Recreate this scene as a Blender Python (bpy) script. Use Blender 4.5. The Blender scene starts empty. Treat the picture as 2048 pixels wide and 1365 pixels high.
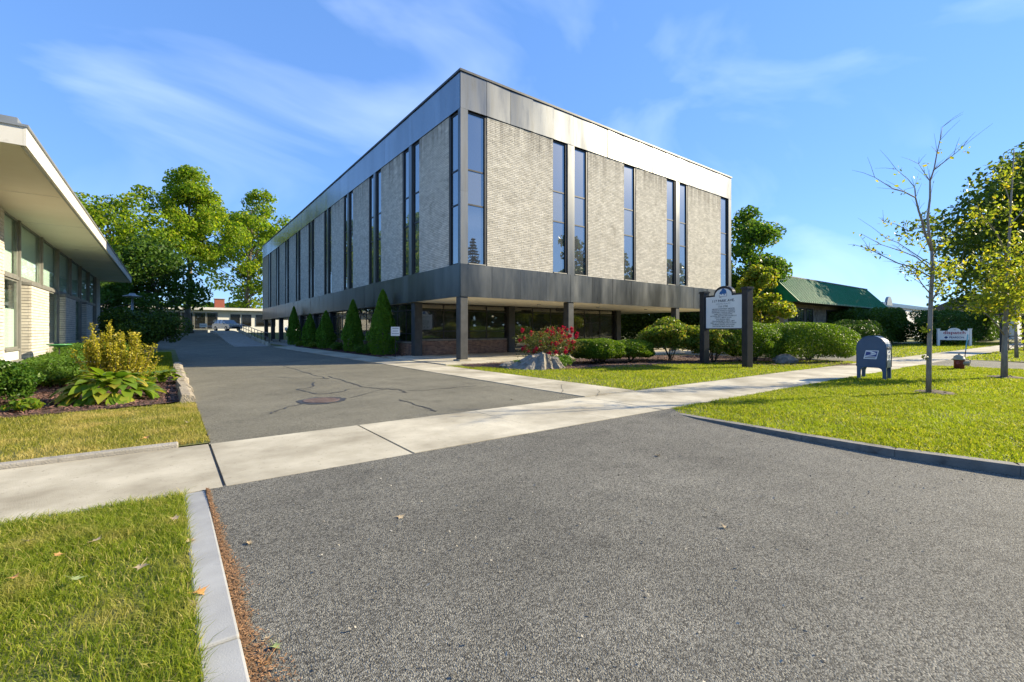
import bpy, math, random
import numpy as np
from mathutils import Vector, Matrix
R = math.radians
# world axes: x = along the street (building front), y = away from the street, z up; camera stands at the origin
CAMZ = 1.45
SUN_AZ = (0.925, -0.38)      # horizontal direction towards the sun
SUN_EL = 27.0
scene = bpy.context.scene
col = scene.collection
# ---------------------------------------------------------------- camera
cam_d = bpy.data.cameras.new('camera'); cam = bpy.data.objects.new('camera', cam_d); col.objects.link(cam)
cam_d.sensor_width = 36.0; cam_d.lens = 16.0; cam_d.shift_y = -0.010
cam_d.clip_start = 0.05; cam_d.clip_end = 3000
cam.location = (0, 0, CAMZ); cam.rotation_euler = (R(90), 0, R(-37.06))
scene.camera = cam
# ---------------------------------------------------------------- sky and sun
w = bpy.data.worlds.new('World'); scene.world = w; w.use_nodes = True
nt = w.node_tree; nt.nodes.clear()
N = nt.nodes.new; L = nt.links.new
sky = N('ShaderNodeTexSky'); sky.sky_type = 'NISHITA'; sky.sun_disc = False
sky.sun_elevation = R(SUN_EL); sky.sun_rotation = math.atan2(SUN_AZ[0], SUN_AZ[1])
sky.air_density = 1.0; sky.dust_density = 0.0; sky.ozone_density = 2.0; sky.altitude = 50
tc = N('ShaderNodeTexCoord'); mp = N('ShaderNodeMapping'); mp.inputs['Scale'].default_value = (1.0, 1.9, 3.2)
mp.inputs['Rotation'].default_value = (R(70), R(10), R(120)); mp.inputs['Location'].default_value = (5.2, 3.3, 0.4)
ns = N('ShaderNodeTexNoise'); ns.inputs['Scale'].default_value = 1.7; ns.inputs['Detail'].default_value = 5; ns.inputs['Roughness'].default_value = 0.5
ns.inputs['Distortion'].default_value = 0.6
rp = N('ShaderNodeValToRGB'); rp.color_ramp.elements[0].position = 0.53; rp.color_ramp.elements[1].position = 0.80
rp.color_ramp.elements[0].color = (0, 0, 0, 1); rp.color_ramp.elements[1].color = (.13, .13, .13, 1)
mix = N('ShaderNodeMix'); mix.data_type = 'RGBA'
mix.inputs['B'].default_value = (4.4, 4.7, 5.2, 1)
bg = N('ShaderNodeBackground'); bg.inputs['Strength'].default_value = 0.15
wo = N('ShaderNodeOutputWorld')
L(tc.outputs['Generated'], mp.inputs['Vector']); L(mp.outputs[0], ns.inputs['Vector']); L(ns.outputs['Fac'], rp.inputs[0])
L(rp.outputs[0], mix.inputs['Factor']); hsv = N('ShaderNodeHueSaturation'); hsv.inputs['Saturation'].default_value = 1.15; hsv.inputs['Hue'].default_value = 0.512
gm = N('ShaderNodeGamma'); gm.inputs[1].default_value = 0.45
tn = N('ShaderNodeMix'); tn.data_type = 'RGBA'; tn.blend_type = 'MULTIPLY'; tn.inputs['Factor'].default_value = 1; tn.inputs['B'].default_value = (0.48, 0.70, 0.97, 1)
L(sky.outputs[0], gm.inputs[0]); L(gm.outputs[0], tn.inputs['A']); L(tn.outputs['Result'], hsv.inputs['Color']); L(hsv.outputs[0], mix.inputs['A']); L(mix.outputs['Result'], bg.inputs[0]); L(bg.outputs[0], wo.inputs[0])
sd = bpy.data.lights.new('sun', 'SUN'); sd.energy = 2.65; sd.angle = R(0.53); sd.color = (1.0, 0.87, 0.62)
so = bpy.data.objects.new('sun', sd); col.objects.link(so)
ce = math.cos(R(SUN_EL)); hl = math.hypot(*SUN_AZ)
sv = Vector((SUN_AZ[0] / hl * ce, SUN_AZ[1] / hl * ce, math.sin(R(SUN_EL))))
so.rotation_euler = sv.to_track_quat('Z', 'Y').to_euler(); so.location = sv * 60
vs = scene.view_settings; vs.view_transform = 'Standard'; vs.look = 'None'; vs.exposure = 2.02; vs.gamma = 1.0
vs.use_curve_mapping = False
scene.cycles.max_bounces = 8; scene.cycles.transparent_max_bounces = 12

# ---------------------------------------------------------------- helpers
def smooth(a, b, x):
    t = np.clip((x - a) / (b - a), 0, 1); return t * t * (3 - 2 * t)
def gz(u, v):
    """height of the ground: the lot behind climbs away from the street"""
    s = 1.2 * smooth(44, 78, v)
    k = smooth(8.0, 9.4, u) * (1 - smooth(74, 79, v))
    return s * (1 - k)
def ray(px, py):
    t = (px - 1024) / 910.0
    return .6026 + .798 * t, .798 - .6026 * t, (662 - py) / 910.0
def gpt(px, py, z=0.0):
    a, b, c = ray(px, py); D = (z - CAMZ) / c
    return a * D, b * D
def dpt(px, py, D):
    a, b, c = ray(px, py); return Vector((a * D, b * D, CAMZ + c * D))

class MB:
    def __init__(s): s.v = []; s.f = []
    def add(s, vs_, fs):
        n = len(s.v); s.v += [tuple(p) for p in vs_]; s.f += [tuple(i + n for i in f) for f in fs]; return s
    def box(s, x0, x1, y0, y1, z0, z1):
        return s.add([(x0,y0,z0),(x1,y0,z0),(x1,y1,z0),(x0,y1,z0),(x0,y0,z1),(x1,y0,z1),(x1,y1,z1),(x0,y1,z1)],
                     [(0,3,2,1),(4,5,6,7),(0,1,5,4),(1,2,6,5),(2,3,7,6),(3,0,4,7)])
    def hexa(s, p):
        return s.add(p, [(0,3,2,1),(4,5,6,7),(0,1,5,4),(1,2,6,5),(2,3,7,6),(3,0,4,7)])
    def prism(s, pts, d):
        """polygon pts (3d, in order) extruded by vector d"""
        n = len(pts); d = Vector(d)
        vs_ = [Vector(p) for p in pts] + [Vector(p) + d for p in pts]
        fs = [tuple(range(n))[::-1], tuple(range(n, 2 * n))] + [(i, (i + 1) % n, n + (i + 1) % n, n + i) for i in range(n)]
        return s.add(vs_, fs)
    def tube(s, pts, radii, sides=6, cap=True):
        pts = [Vector(p) for p in pts]; n0 = len(s.v); k = len(pts)
        ref = Vector((0.31, 0.87, 0.2))
        for i, p in enumerate(pts):
            d = (pts[min(i + 1, k - 1)] - pts[max(i - 1, 0)]).normalized()
            a = d.cross(ref)
            if a.length < .05: a = d.cross(Vector((1, 0, 0)))
            a.normalize(); b = d.cross(a)
            r = radii[i] if hasattr(radii, '__len__') else radii
            for j in range(sides):
                t = 2 * math.pi * j / sides
                s.v.append(tuple(p + a * (r * math.cos(t)) + b * (r * math.sin(t))))
        for i in range(k - 1):
            for j in range(sides):
                a0 = n0 + i * sides + j; b0 = n0 + i * sides + (j + 1) % sides
                s.f.append((a0, b0, b0 + sides, a0 + sides))
        if cap:
            s.f.append(tuple(n0 + j for j in range(sides))[::-1]); s.f.append(tuple(n0 + (k - 1) * sides + j for j in range(sides)))
        return s
    def lathe(s, cx, cy, prof, sides=20):
        """prof: list of (r, z)"""
        n0 = len(s.v); k = len(prof)
        for r, z in prof:
            for j in range(sides):
                t = 2 * math.pi * j / sides; s.v.append((cx + r * math.cos(t), cy + r * math.sin(t), z))
        for i in range(k - 1):
            for j in range(sides):
                a0 = n0 + i * sides + j; b0 = n0 + i * sides + (j + 1) % sides
                s.f.append((a0, b0, b0 + sides, a0 + sides))
        s.f.append(tuple(n0 + j for j in range(sides))[::-1]); s.f.append(tuple(n0 + (k - 1) * sides + j for j in range(sides)))
        return s
    def build(s, name, mat, parent=None, smooth_=False, bevel=0):
        v = np.array(s.v, dtype=np.float64); c = (v.min(0) + v.max(0)) / 2; c[2] = v[:, 2].min()
        me = bpy.data.meshes.new(name); me.from_pydata([tuple(p) for p in (v - c)], [], s.f); me.update()
        return link(name, me, mat, parent, c, smooth_, bevel)
def wloc(o):
    p = Vector(o.location)
    while o.parent: o = o.parent; p += Vector(o.location)
    return p
def link(name, me, mat, parent, c, smooth_=False, bevel=0, rz=0):
    o = bpy.data.objects.new(name, me); col.objects.link(o)
    if mat and not me.materials: me.materials.append(mat)
    if smooth_: me.polygons.foreach_set('use_smooth', [True] * len(me.polygons))
    o.location = Vector(c)
    if parent: o.parent = parent; o.location = Vector(c) - wloc(parent)
    o.rotation_euler.z = rz
    if bevel:
        m = o.modifiers.new('bevel', 'BEVEL'); m.width = bevel; m.segments = 2; m.limit_method = 'ANGLE'
    return o
def np_mesh(name, verts, faces):
    me = bpy.data.meshes.new(name); k = faces.shape[1]; M = len(faces)
    me.vertices.add(len(verts)); me.vertices.foreach_set('co', verts.astype(np.float32).ravel())
    me.loops.add(M * k); me.loops.foreach_set('vertex_index', faces.astype(np.int32).ravel())
    me.polygons.add(M); me.polygons.foreach_set('loop_start', np.arange(0, M * k, k, dtype=np.int32))
    me.update(calc_edges=True); return me
def thing(name, label, cat, loc, group=None, rz=0):
    o = bpy.data.objects.new(name, None); col.objects.link(o); o.location = loc; o.rotation_euler.z = rz
    o.empty_display_size = .2
    return tag(o, label, cat, group)
def tag(o, label, cat, group=None, kind=None):
    o['label'] = label; o['category'] = cat
    if group: o['group'] = group
    if kind: o['kind'] = kind
    return o
def structure(o, label=None, cat=None):
    o['kind'] = 'structure'
    if label: o['label'] = label
    if cat: o['category'] = cat
    return o
def stuff(o): o['kind'] = 'stuff'; return o
def copy_tree(o, parent=None):
    c = o.copy(); col.objects.link(c); c.parent = parent
    for ch in list(o.children): copy_tree(ch, c)
    return c

# ---------------------------------------------------------------- materials
def newmat(name):
    m = bpy.data.materials.new(name); m.use_nodes = True
    nt = m.node_tree; return m, nt, nt.nodes['Principled BSDF']
def mat(name, c1, c2=None, scale=4.0, rough=.7, metal=0.0, bump=0.0, bscale=40.0, detail=6, island=0.0, spec=.5, c3=None, s3=.6, t3=(.55, .7), coords='Object', stretch=None, bdist=.02, rvar=0):
    m, nt, b = newmat(name); n = nt.nodes.new; l = nt.links.new
    b.inputs['Roughness'].default_value = rough; b.inputs['Metallic'].default_value = metal
    b.inputs['Specular IOR Level'].default_value = spec
    if coords == 'World':
        g = n('ShaderNodeNewGeometry'); vec = g.outputs['Position']
    else:
        t = n('ShaderNodeTexCoord'); vec = t.outputs[coords]
    if stretch:
        mp = n('ShaderNodeMapping'); mp.inputs['Scale'].default_value = stretch; l(vec, mp.inputs[0]); vec = mp.outputs[0]
    out = None
    if c2:
        nz = n('ShaderNodeTexNoise'); nz.inputs['Scale'].default_value = scale; nz.inputs['Detail'].default_value = detail; nz.inputs['Roughness'].default_value = .6
        l(vec, nz.inputs['Vector'])
        cr = n('ShaderNodeValToRGB'); cr.color_ramp.elements[0].position = .33; cr.color_ramp.elements[1].position = .67
        cr.color_ramp.elements[0].color = (*c1, 1); cr.color_ramp.elements[1].color = (*c2, 1)
        l(nz.outputs['Fac'], cr.inputs[0]); out = cr.outputs[0]
        if rvar:
            mr = n('ShaderNodeMapRange'); mr.inputs['From Min'].default_value = .3; mr.inputs['From Max'].default_value = .7
            mr.inputs['To Min'].default_value = rough - rvar; mr.inputs['To Max'].default_value = rough + rvar
            l(nz.outputs['Fac'], mr.inputs[0]); l(mr.outputs[0], b.inputs['Roughness'])
    else:
        b.inputs['Base Color'].default_value = (*c1, 1)
    if c3:
        nz3 = n('ShaderNodeTexNoise'); nz3.inputs['Scale'].default_value = s3; nz3.inputs['Detail'].default_value = 7; nz3.inputs['Roughness'].default_value = .65
        l(vec, nz3.inputs['Vector'])
        cr3 = n('ShaderNodeValToRGB'); cr3.color_ramp.elements[0].position = t3[0]; cr3.color_ramp.elements[1].position = t3[1]
        l(nz3.outputs['Fac'], cr3.inputs[0])
        mx = n('ShaderNodeMix'); mx.data_type = 'RGBA'; mx.inputs['B'].default_value = (*c3, 1)
        l(cr3.outputs[0], mx.inputs['Factor'])
        if out: l(out, mx.inputs['A'])
        else: mx.inputs['A'].default_value = (*c1, 1)
        out = mx.outputs['Result']
    if island:
        g = n('ShaderNodeNewGeometry'); oi = n('ShaderNodeObjectInfo')
        ad = n('ShaderNodeMath'); ad.operation = 'ADD'; l(g.outputs['Random Per Island'], ad.inputs[0]); l(oi.outputs['Random'], ad.inputs[1])
        fr = n('ShaderNodeMath'); fr.operation = 'FRACT'; l(ad.outputs[0], fr.inputs[0])
        mr = n('ShaderNodeMapRange'); mr.inputs['To Min'].default_value = 1 - island; mr.inputs['To Max'].default_value = 1 + island
        l(fr.outputs[0], mr.inputs[0])
        hs = n('ShaderNodeHueSaturation'); l(mr.outputs[0], hs.inputs['Value'])
        if out: l(out, hs.inputs['Color'])
        else: hs.inputs['Color'].default_value = (*c1, 1)
        out = hs.outputs[0]
    if out: l(out, b.inputs['Base Color'])
    if bump:
        nb = n('ShaderNodeTexNoise'); nb.inputs['Scale'].default_value = bscale; nb.inputs['Detail'].default_value = 4
        l(vec, nb.inputs['Vector'])
        bp = n('ShaderNodeBump'); bp.inputs['Strength'].default_value = bump; bp.inputs['Distance'].default_value = bdist
        l(nb.outputs['Fac'], bp.inputs['Height']); l(bp.outputs[0], b.inputs['Normal'])
    return m
def leafmat(name, ca, cb, cc=None, trans=.35, rough=.5, tint=(1.0, 1.05, .5), dry=None):
    """leaf: colour varies leaf by leaf, light comes through"""
    m, nt, b = newmat(name); n = nt.nodes.new; l = nt.links.new
    g = n('ShaderNodeNewGeometry'); oi = n('ShaderNodeObjectInfo')
    ad = n('ShaderNodeMath'); ad.operation = 'ADD'; l(g.outputs['Random Per Island'], ad.inputs[0]); l(oi.outputs['Random'], ad.inputs[1])
    fr = n('ShaderNodeMath'); fr.operation = 'FRACT'; l(ad.outputs[0], fr.inputs[0])
    cr = n('ShaderNodeValToRGB'); e = cr.color_ramp.elements
    e[0].color = (*ca, 1); e[1].color = (*cb, 1); e[1].position = .8 if cc else 1
    if cc: x = e.new(.96); x.color = (*cc, 1)
    l(fr.outputs[0], cr.inputs[0]); co = cr.outputs[0]
    if dry:
        nz = n('ShaderNodeTexNoise'); nz.inputs['Scale'].default_value = dry[1]; nz.inputs['Detail'].default_value = 5; l(g.outputs['Position'], nz.inputs['Vector'])
        rr = n('ShaderNodeMapRange'); rr.inputs['From Min'].default_value = dry[2]; rr.inputs['From Max'].default_value = dry[2] + .16; rr.inputs['To Max'].default_value = dry[3]; l(nz.outputs['Fac'], rr.inputs[0])
        dm = n('ShaderNodeMix'); dm.data_type = 'RGBA'; dm.inputs['B'].default_value = (*dry[0], 1); l(rr.outputs[0], dm.inputs['Factor']); l(co, dm.inputs['A']); co = dm.outputs['Result']
    l(co, b.inputs['Base Color']); b.inputs['Roughness'].default_value = rough
    b.inputs['Specular IOR Level'].default_value = .18
    tr = n('ShaderNodeBsdfTranslucent'); mm = n('ShaderNodeMix'); mm.data_type = 'RGBA'; mm.blend_type = 'MULTIPLY'; mm.inputs['Factor'].default_value = 1
    mm.inputs['B'].default_value = (*[1.5 * t for t in tint], 1); l(co, mm.inputs['A']); l(mm.outputs['Result'], tr.inputs[0])
    ms = n('ShaderNodeMixShader'); ms.inputs[0].default_value = trans
    out = nt.nodes['Material Output']; l(b.outputs[0], ms.inputs[1]); l(tr.outputs[0], ms.inputs[2]); l(ms.outputs[0], out.inputs[0])
    return m
def glassmat(name, body, refl_min, tint=(1, 1, 1), clear=0.0, rough=.01, wave=.0, power=5.0):
    m, nt, b = newmat(name); n = nt.nodes.new; l = nt.links.new; out = nt.nodes['Material Output']
    b.inputs['Base Color'].default_value = (*body, 1); b.inputs['Roughness'].default_value = .3
    gl = n('ShaderNodeBsdfGlossy'); gl.inputs['Roughness'].default_value = rough; gl.inputs['Color'].default_value = (*tint, 1)
    lw = n('ShaderNodeLayerWeight'); lw.inputs['Blend'].default_value = .5; pw = n('ShaderNodeMath'); pw.operation = 'POWER'; pw.inputs[1].default_value = power; l(lw.outputs['Facing'], pw.inputs[0])
    mr = n('ShaderNodeMapRange'); mr.inputs['To Min'].default_value = refl_min; mr.inputs['To Max'].default_value = 1
    l(pw.outputs[0], mr.inputs[0])
    base = b.outputs[0]
    if clear:
        tp = n('ShaderNodeBsdfTransparent'); tp.inputs[0].default_value = (.92, .98, .95, 1)
        m2 = n('ShaderNodeMixShader'); m2.inputs[0].default_value = clear; l(b.outputs[0], m2.inputs[1]); l(tp.outputs[0], m2.inputs[2]); base = m2.outputs[0]
    ms = n('ShaderNodeMixShader'); l(mr.outputs[0], ms.inputs[0]); l(base, ms.inputs[1]); l(gl.outputs[0], ms.inputs[2]); l(ms.outputs[0], out.inputs[0])
    if wave:
        t = n('ShaderNodeNewGeometry'); nb = n('ShaderNodeTexNoise'); nb.inputs['Scale'].default_value = .8; nb.inputs['Detail'].default_value = 1
        l(t.outputs['Position'], nb.inputs['Vector']); bp = n('ShaderNodeBump'); bp.inputs['Strength'].default_value = wave; bp.inputs['Distance'].default_value = .02
        l(nb.outputs['Fac'], bp.inputs['Height']); l(bp.outputs[0], gl.inputs['Normal'])
    return m
def asphalt(name, dark, light, patch, bump=.5):
    m, nt, b = newmat(name); n = nt.nodes.new; l = nt.links.new
    g = n('ShaderNodeNewGeometry'); P = g.outputs['Position']
    vo = n('ShaderNodeTexVoronoi'); vo.inputs['Scale'].default_value = 125; l(P, vo.inputs['Vector'])
    sp = n('ShaderNodeSeparateColor'); l(vo.outputs['Color'], sp.inputs[0])
    cr = n('ShaderNodeValToRGB'); e = cr.color_ramp.elements; e[0].color = (*dark, 1); e[1].color = (*light, 1); e[0].position = .15; e[1].position = .95
    l(sp.outputs[0], cr.inputs[0])
    big = n('ShaderNodeTexNoise'); big.inputs['Scale'].default_value = .55; big.inputs['Detail'].default_value = 8; big.inputs['Roughness'].default_value = .62; l(P, big.inputs['Vector'])
    mr = n('ShaderNodeMapRange'); mr.inputs['From Min'].default_value = .3; mr.inputs['From Max'].default_value = .7; mr.inputs['To Min'].default_value = 1 - patch; mr.inputs['To Max'].default_value = 1 + patch
    l(big.outputs['Fac'], mr.inputs[0])
    st = n('ShaderNodeTexNoise'); st.inputs['Scale'].default_value = 2.3; st.inputs['Detail'].default_value = 9; st.inputs['Roughness'].default_value = .7; l(P, st.inputs['Vector'])
    sr = n('ShaderNodeMapRange'); sr.inputs['From Min'].default_value = .52; sr.inputs['From Max'].default_value = .72; sr.inputs['To Min'].default_value = 1.0; sr.inputs['To Max'].default_value = .70; l(st.outputs['Fac'], sr.inputs[0])
    mu = n('ShaderNodeMath'); mu.operation = 'MULTIPLY'; l(mr.outputs[0], mu.inputs[0]); l(sr.outputs[0], mu.inputs[1])
    hs = n('ShaderNodeHueSaturation'); l(mu.outputs[0], hs.inputs['Value']); l(cr.outputs[0], hs.inputs['Color']); l(hs.outputs[0], b.inputs['Base Color'])
    b.inputs['Roughness'].default_value = .82; b.inputs['Specular IOR Level'].default_value = .3
    v2 = n('ShaderNodeTexVoronoi'); v2.inputs['Scale'].default_value = 125; l(P, v2.inputs['Vector'])
    bp = n('ShaderNodeBump'); bp.inputs['Strength'].default_value = bump; bp.inputs['Distance'].default_value = .008; bp.invert = True
    l(v2.outputs['Distance'], bp.inputs['Height']); l(bp.outputs[0], b.inputs['Normal'])
    return m

M = {}
M['asphalt_new'] = asphalt('asphalt_new', (.060, .056, .046), (.255, .241, .198), .24, .7)
M['asphalt_old'] = asphalt('asphalt_old', (.090, .083, .062), (.250, .232, .170), .22, .4)
M['tar'] = mat('tar', (.035, .034, .032), (.06, .057, .052), 9, .5)
M['concrete'] = mat('concrete', (.27, .235, .165), (.56, .51, .39), .8, .85, 0, .5, 90, c3=(.19, .165, .12), s3=20, t3=(.60, .72), coords='World', bdist=.006, island=.05)
M['concrete_dark'] = mat('concrete_dark', (.27, .25, .21), (.36, .33, .28), 2.2, .88, 0, .5, 60, c3=(.15, .14, .12), s3=2.5, coords='World')
M['granite_shaded'] = mat('granite_shaded', (.15, .14, .12), (.23, .215, .185), 3.5, .85, 0, .5, 60, c3=(.09, .08, .065), s3=3, coords='World', bdist=.01)  # kerb granite with the shade of its face put into the colour, plus dirt
M['granite'] = mat('granite', (.27, .27, .26), (.37, .37, .355), 2.5, .75, 0, .3, 120, c3=(.24, .24, .24), s3=1.7, coords='World', bdist=.005)
M['edging'] = mat('edging', (.26, .22, .16), (.40, .35, .27), 3.5, .9, 0, .8, 25, c3=(.14, .11, .075), s3=5, t3=(.5, .7), coords='World', bdist=.05)
M['grit'] = mat('grit', (.24, .22, .18), None, island=.8, rough=.9)
M['dirt'] = mat('dirt', (.10, .075, .045), (.17, .13, .08), 3, .95, 0, .6, 30, coords='World')
M['soil_green'] = mat('soil_green', (.10, .12, .02), (.17, .16, .045), 1.2, .95, 0, .6, 30, coords='World')
M['mulch'] = mat('mulch', (.055, .028, .02), (.10, .055, .042), 14, .95, 0, .8, 35, coords='World')
M['mulch_chip'] = mat('mulch_chip', (.15, .075, .055), None, island=.6, rough=.9)
M['needle'] = mat('needle', (.25, .135, .062), None, island=.5, rough=.9)
M['brick_white'] = mat('brick_white', (.48, .445, .37), (.62, .58, .495), 3.0, .85, 0, .5, 45, island=.14, c3=(.22, .195, .155), s3=1.0, t3=(.60, .85), coords='World')
M['mortar_grey'] = mat('mortar_grey', (.13, .12, .10), (.19, .172, .145), 6, .95, 0, .4, 50, coords='World')
M['brick_cream'] = mat('brick_cream', (.56, .515, .43), (.66, .61, .52), 5, .8, 0, .35, 60, island=.08, coords='World')
M['mortar_dark'] = mat('mortar_dark', (.10, .09, .08), (.15, .135, .12), 6, .95)
M['brick_brown'] = mat('brick_brown', (.20, .12, .08), (.32, .20, .14), 3, .85, 0, .4, 60, island=.30, coords='World')
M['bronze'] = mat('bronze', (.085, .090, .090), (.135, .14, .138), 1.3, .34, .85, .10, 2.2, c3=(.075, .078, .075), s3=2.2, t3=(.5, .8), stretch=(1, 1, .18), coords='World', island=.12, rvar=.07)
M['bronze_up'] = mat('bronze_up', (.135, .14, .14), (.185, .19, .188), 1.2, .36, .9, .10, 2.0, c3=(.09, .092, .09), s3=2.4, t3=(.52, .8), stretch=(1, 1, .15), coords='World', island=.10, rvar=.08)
M['bronze_skylit'] = mat('bronze_skylit', (.24, .25, .255), (.31, .32, .325), 1.2, .22, .95, .08, 2.0, c3=(.17, .175, .175), s3=2.4, t3=(.52, .8), stretch=(1, 1, .15), coords='World', island=.12, rvar=.05)  # lighter copy of the fascia metal; brighter sky reflection put into its colour
M['black_metal'] = mat('black_metal', (.022, .022, .022), (.038, .038, .036), 3, .45, .3)
M['column_dark'] = mat('column_dark', (.045, .047, .048), (.075, .077, .076), 2.5, .5, .35, .1, 12, coords='World')
M['soffit_white'] = mat('soffit_white', (.84, .77, .60), (.88, .82, .66), .9, .8, coords='World')
M['soffit_old'] = mat('soffit_old', (.78, .72, .57), (.84, .79, .65), .7, .85, c3=(.24, .19, .12), s3=1.5, t3=(.67, .76), coords='World')
M['white_paint'] = mat('white_paint', (.72, .71, .68), (.80, .79, .76), 2, .55, coords='World')
M['fascia_cream'] = mat('fascia_cream', (.60, .57, .50), (.70, .67, .60), 1.5, .5, c3=(.35, .32, .27), s3=3, t3=(.62, .8), coords='World')
M['grey_metal'] = mat('grey_metal', (.26, .27, .26), (.34, .35, .34), 2, .45, .4)
M['alu'] = mat('alu', (.22, .215, .19), (.30, .29, .26), 3, .5, .3)
M['glass_office'] = glassmat('glass_office', (.014, .016, .018), .34, (.80, .83, .84), 0, .012, .06)
M['glass_spandrel'] = glassmat('glass_spandrel', (.11, .115, .12), .26, (.80, .83, .84), 0, .03, .10)
M['glass_ground'] = glassmat('glass_ground', (.016, .014, .012), .14, (1, .97, .92), .35, .02, .03)
M['glass_left'] = glassmat('glass_left', (.05, .06, .055), .03, (1, 1, 1), .95, .01, .03, 10.0)
M['blind'] = mat('blind', (.76, .83, .78), (.83, .88, .84), 2, .9, stretch=(8, 8, .4))
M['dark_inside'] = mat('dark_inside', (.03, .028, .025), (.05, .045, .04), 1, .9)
M['green_roof'] = mat('green_roof', (.008, .15, .05), (.016, .20, .07), 1.5, .5, 0, spec=.25, coords='World')
M['green_trim'] = mat('green_trim', (.45, .62, .42), None, rough=.5)
M['stone_tan'] = mat('stone_tan', (.22, .17, .11), (.34, .27, .18), 2.2, .85, 0, .5, 20, island=.2, coords='World')
M['bark'] = mat('bark', (.10, .085, .065), (.20, .175, .14), 7, .95, 0, .9, 18, stretch=(1, 1, .25))
M['bark_light'] = mat('bark_light', (.20, .17, .14), (.33, .29, .24), 9, .9, 0, .7, 25, stretch=(1, 1, .5))
M['stump'] = mat('stump', (.17, .15, .12), (.29, .26, .21), 5, .95, 0, 1.0, 9, c3=(.10, .085, .065), s3=4, t3=(.5, .7), stretch=(1, 1, .22), bdist=.06)
M['sign_white'] = mat('sign_white', (.80, .80, .77), (.85, .85, .82), 2, .45)
M['sign_black'] = mat('sign_black', (.022, .022, .024), (.035, .035, .037), 4, .38, 0, .15, 15)
M['ink'] = mat('ink', (.03, .035, .05), rough=.6)
M['ink_blue'] = mat('ink_blue', (.02, .13, .36), rough=.5)
M['ink_navy'] = mat('ink_navy', (.02, .04, .16), rough=.5)
M['ink_grey'] = mat('ink_grey', (.25, .27, .29), rough=.5)
M['ink_red'] = mat('ink_red', (.33, .02, .06), rough=.5)
M['mail_blue'] = mat('mail_blue', (.028, .068, .13), (.04, .09, .16), 3, .36, 0, .05, 30, c3=(.06, .10, .15), s3=5, t3=(.6, .8))
M['usps_blue'] = mat('usps_blue', (.015, .045, .22), rough=.4)
M['decal_white'] = mat('decal_white', (.72, .74, .76), rough=.4)
M['hyd_red'] = mat('hyd_red', (.20, .035, .03), (.28, .06, .045), 6, .55, 0, .2, 20, c3=(.12, .05, .04), s3=6)
M['hyd_cap'] = mat('hyd_cap', (.30, .27, .19), (.40, .37, .27), 6, .6)
M['wand'] = mat('wand', (.12, .42, .55), rough=.4)
M['silver_paint'] = mat('silver_paint', (.50, .52, .55), rough=.25, metal=.5)
M['white_car'] = mat('white_car', (.72, .73, .74), rough=.22)
M['dark_car'] = mat('dark_car', (.05, .055, .07), rough=.2)
M['car_glass'] = glassmat('car_glass', (.01, .012, .014), .12)
M['tyre'] = mat('tyre', (.018, .018, .018), rough=.8)
M['rim'] = mat('rim', (.45, .46, .47), rough=.3, metal=.8)
M['tail_red'] = mat('tail_red', (.35, .01, .01), rough=.25)
M['lamp_lens'] = mat('lamp_lens', (.75, .76, .74), rough=.2)
M['brick_red'] = mat('brick_red', (.30, .08, .05), (.36, .11, .07), 6, .85)
M['dish_green'] = mat('dish_green', (.10, .34, .14), rough=.35)
M['rust'] = mat('rust', (.12, .085, .072), (.19, .14, .12), 12, .65, .35, .3, 60)
M['grass_green'] = leafmat('grass_green', (.115, .165, .012), (.29, .315, .024), (.42, .36, .07), .5, .5, dry=((.24, .30, .022), .9, .5, .5))
M['grass_near'] = leafmat('grass_near', (.11, .17, .014), (.30, .335, .036), (.55, .46, .17), .48, .5, dry=((.42, .36, .12), 2.2, .53, .75))
M['grass_dry'] = leafmat('grass_dry', (.15, .18, .022), (.34, .31, .06), (.50, .40, .15), .4, .5, dry=((.48, .38, .14), 1.3, .47, .8))
M['leaf_maple'] = leafmat('leaf_maple', (.10, .185, .015), (.23, .30, .024), (.33, .33, .03), .58, .45)
M['leaf_dark'] = leafmat('leaf_dark', (.038, .085, .014), (.09, .155, .02), None, .35, .4)
M['leaf_right'] = leafmat('leaf_right', (.06, .095, .016), (.13, .165, .022), (.20, .21, .03), .5, .4)
M['leaf_young'] = leafmat('leaf_young', (.13, .18, .02), (.27, .28, .03), (.42, .33, .03), .55, .45)
M['leaf_mid'] = leafmat('leaf_mid', (.05, .12, .015), (.12, .20, .022), (.19, .24, .03), .45, .45)
M['leaf_vine'] = leafmat('leaf_vine', (.12, .18, .018), (.26, .29, .03), (.38, .28, .04), .5, .45)
M['leaf_yew'] = leafmat('leaf_yew', (.055, .12, .010), (.14, .22, .016), (.22, .28, .02), .35, .45)
M['leaf_hedge'] = leafmat('leaf_hedge', (.035, .075, .013), (.08, .14, .02), None, .3, .45)
M['leaf_thuja'] = leafmat('leaf_thuja', (.085, .20, .016), (.17, .31, .026), None, .3, .5)
M['leaf_rhodo'] = leafmat('leaf_rhodo', (.08, .14, .018), (.20, .25, .03), (.36, .26, .06), .4, .4)
M['leaf_box'] = leafmat('leaf_box', (.03, .085, .012), (.075, .15, .018), (.13, .20, .03), .35, .35)
M['leaf_juniper'] = leafmat('leaf_juniper', (.06, .13, .02), (.13, .22, .03), None, .35, .5)
M['leaf_yellow'] = leafmat('leaf_yellow', (.13, .15, .015), (.42, .36, .03), (.62, .50, .10), .4, .4)
M['leaf_hosta'] = leafmat('leaf_hosta', (.09, .17, .015), (.19, .27, .025), (.40, .33, .05), .4, .35)
M['leaf_rose'] = leafmat('leaf_rose', (.05, .08, .02), (.13, .14, .035), (.20, .14, .06), .35, .45)
M['bloom_red'] = leafmat('bloom_red', (.42, .012, .045), (.62, .05, .10), None, .3, .5, (1, .4, .5))
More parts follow.
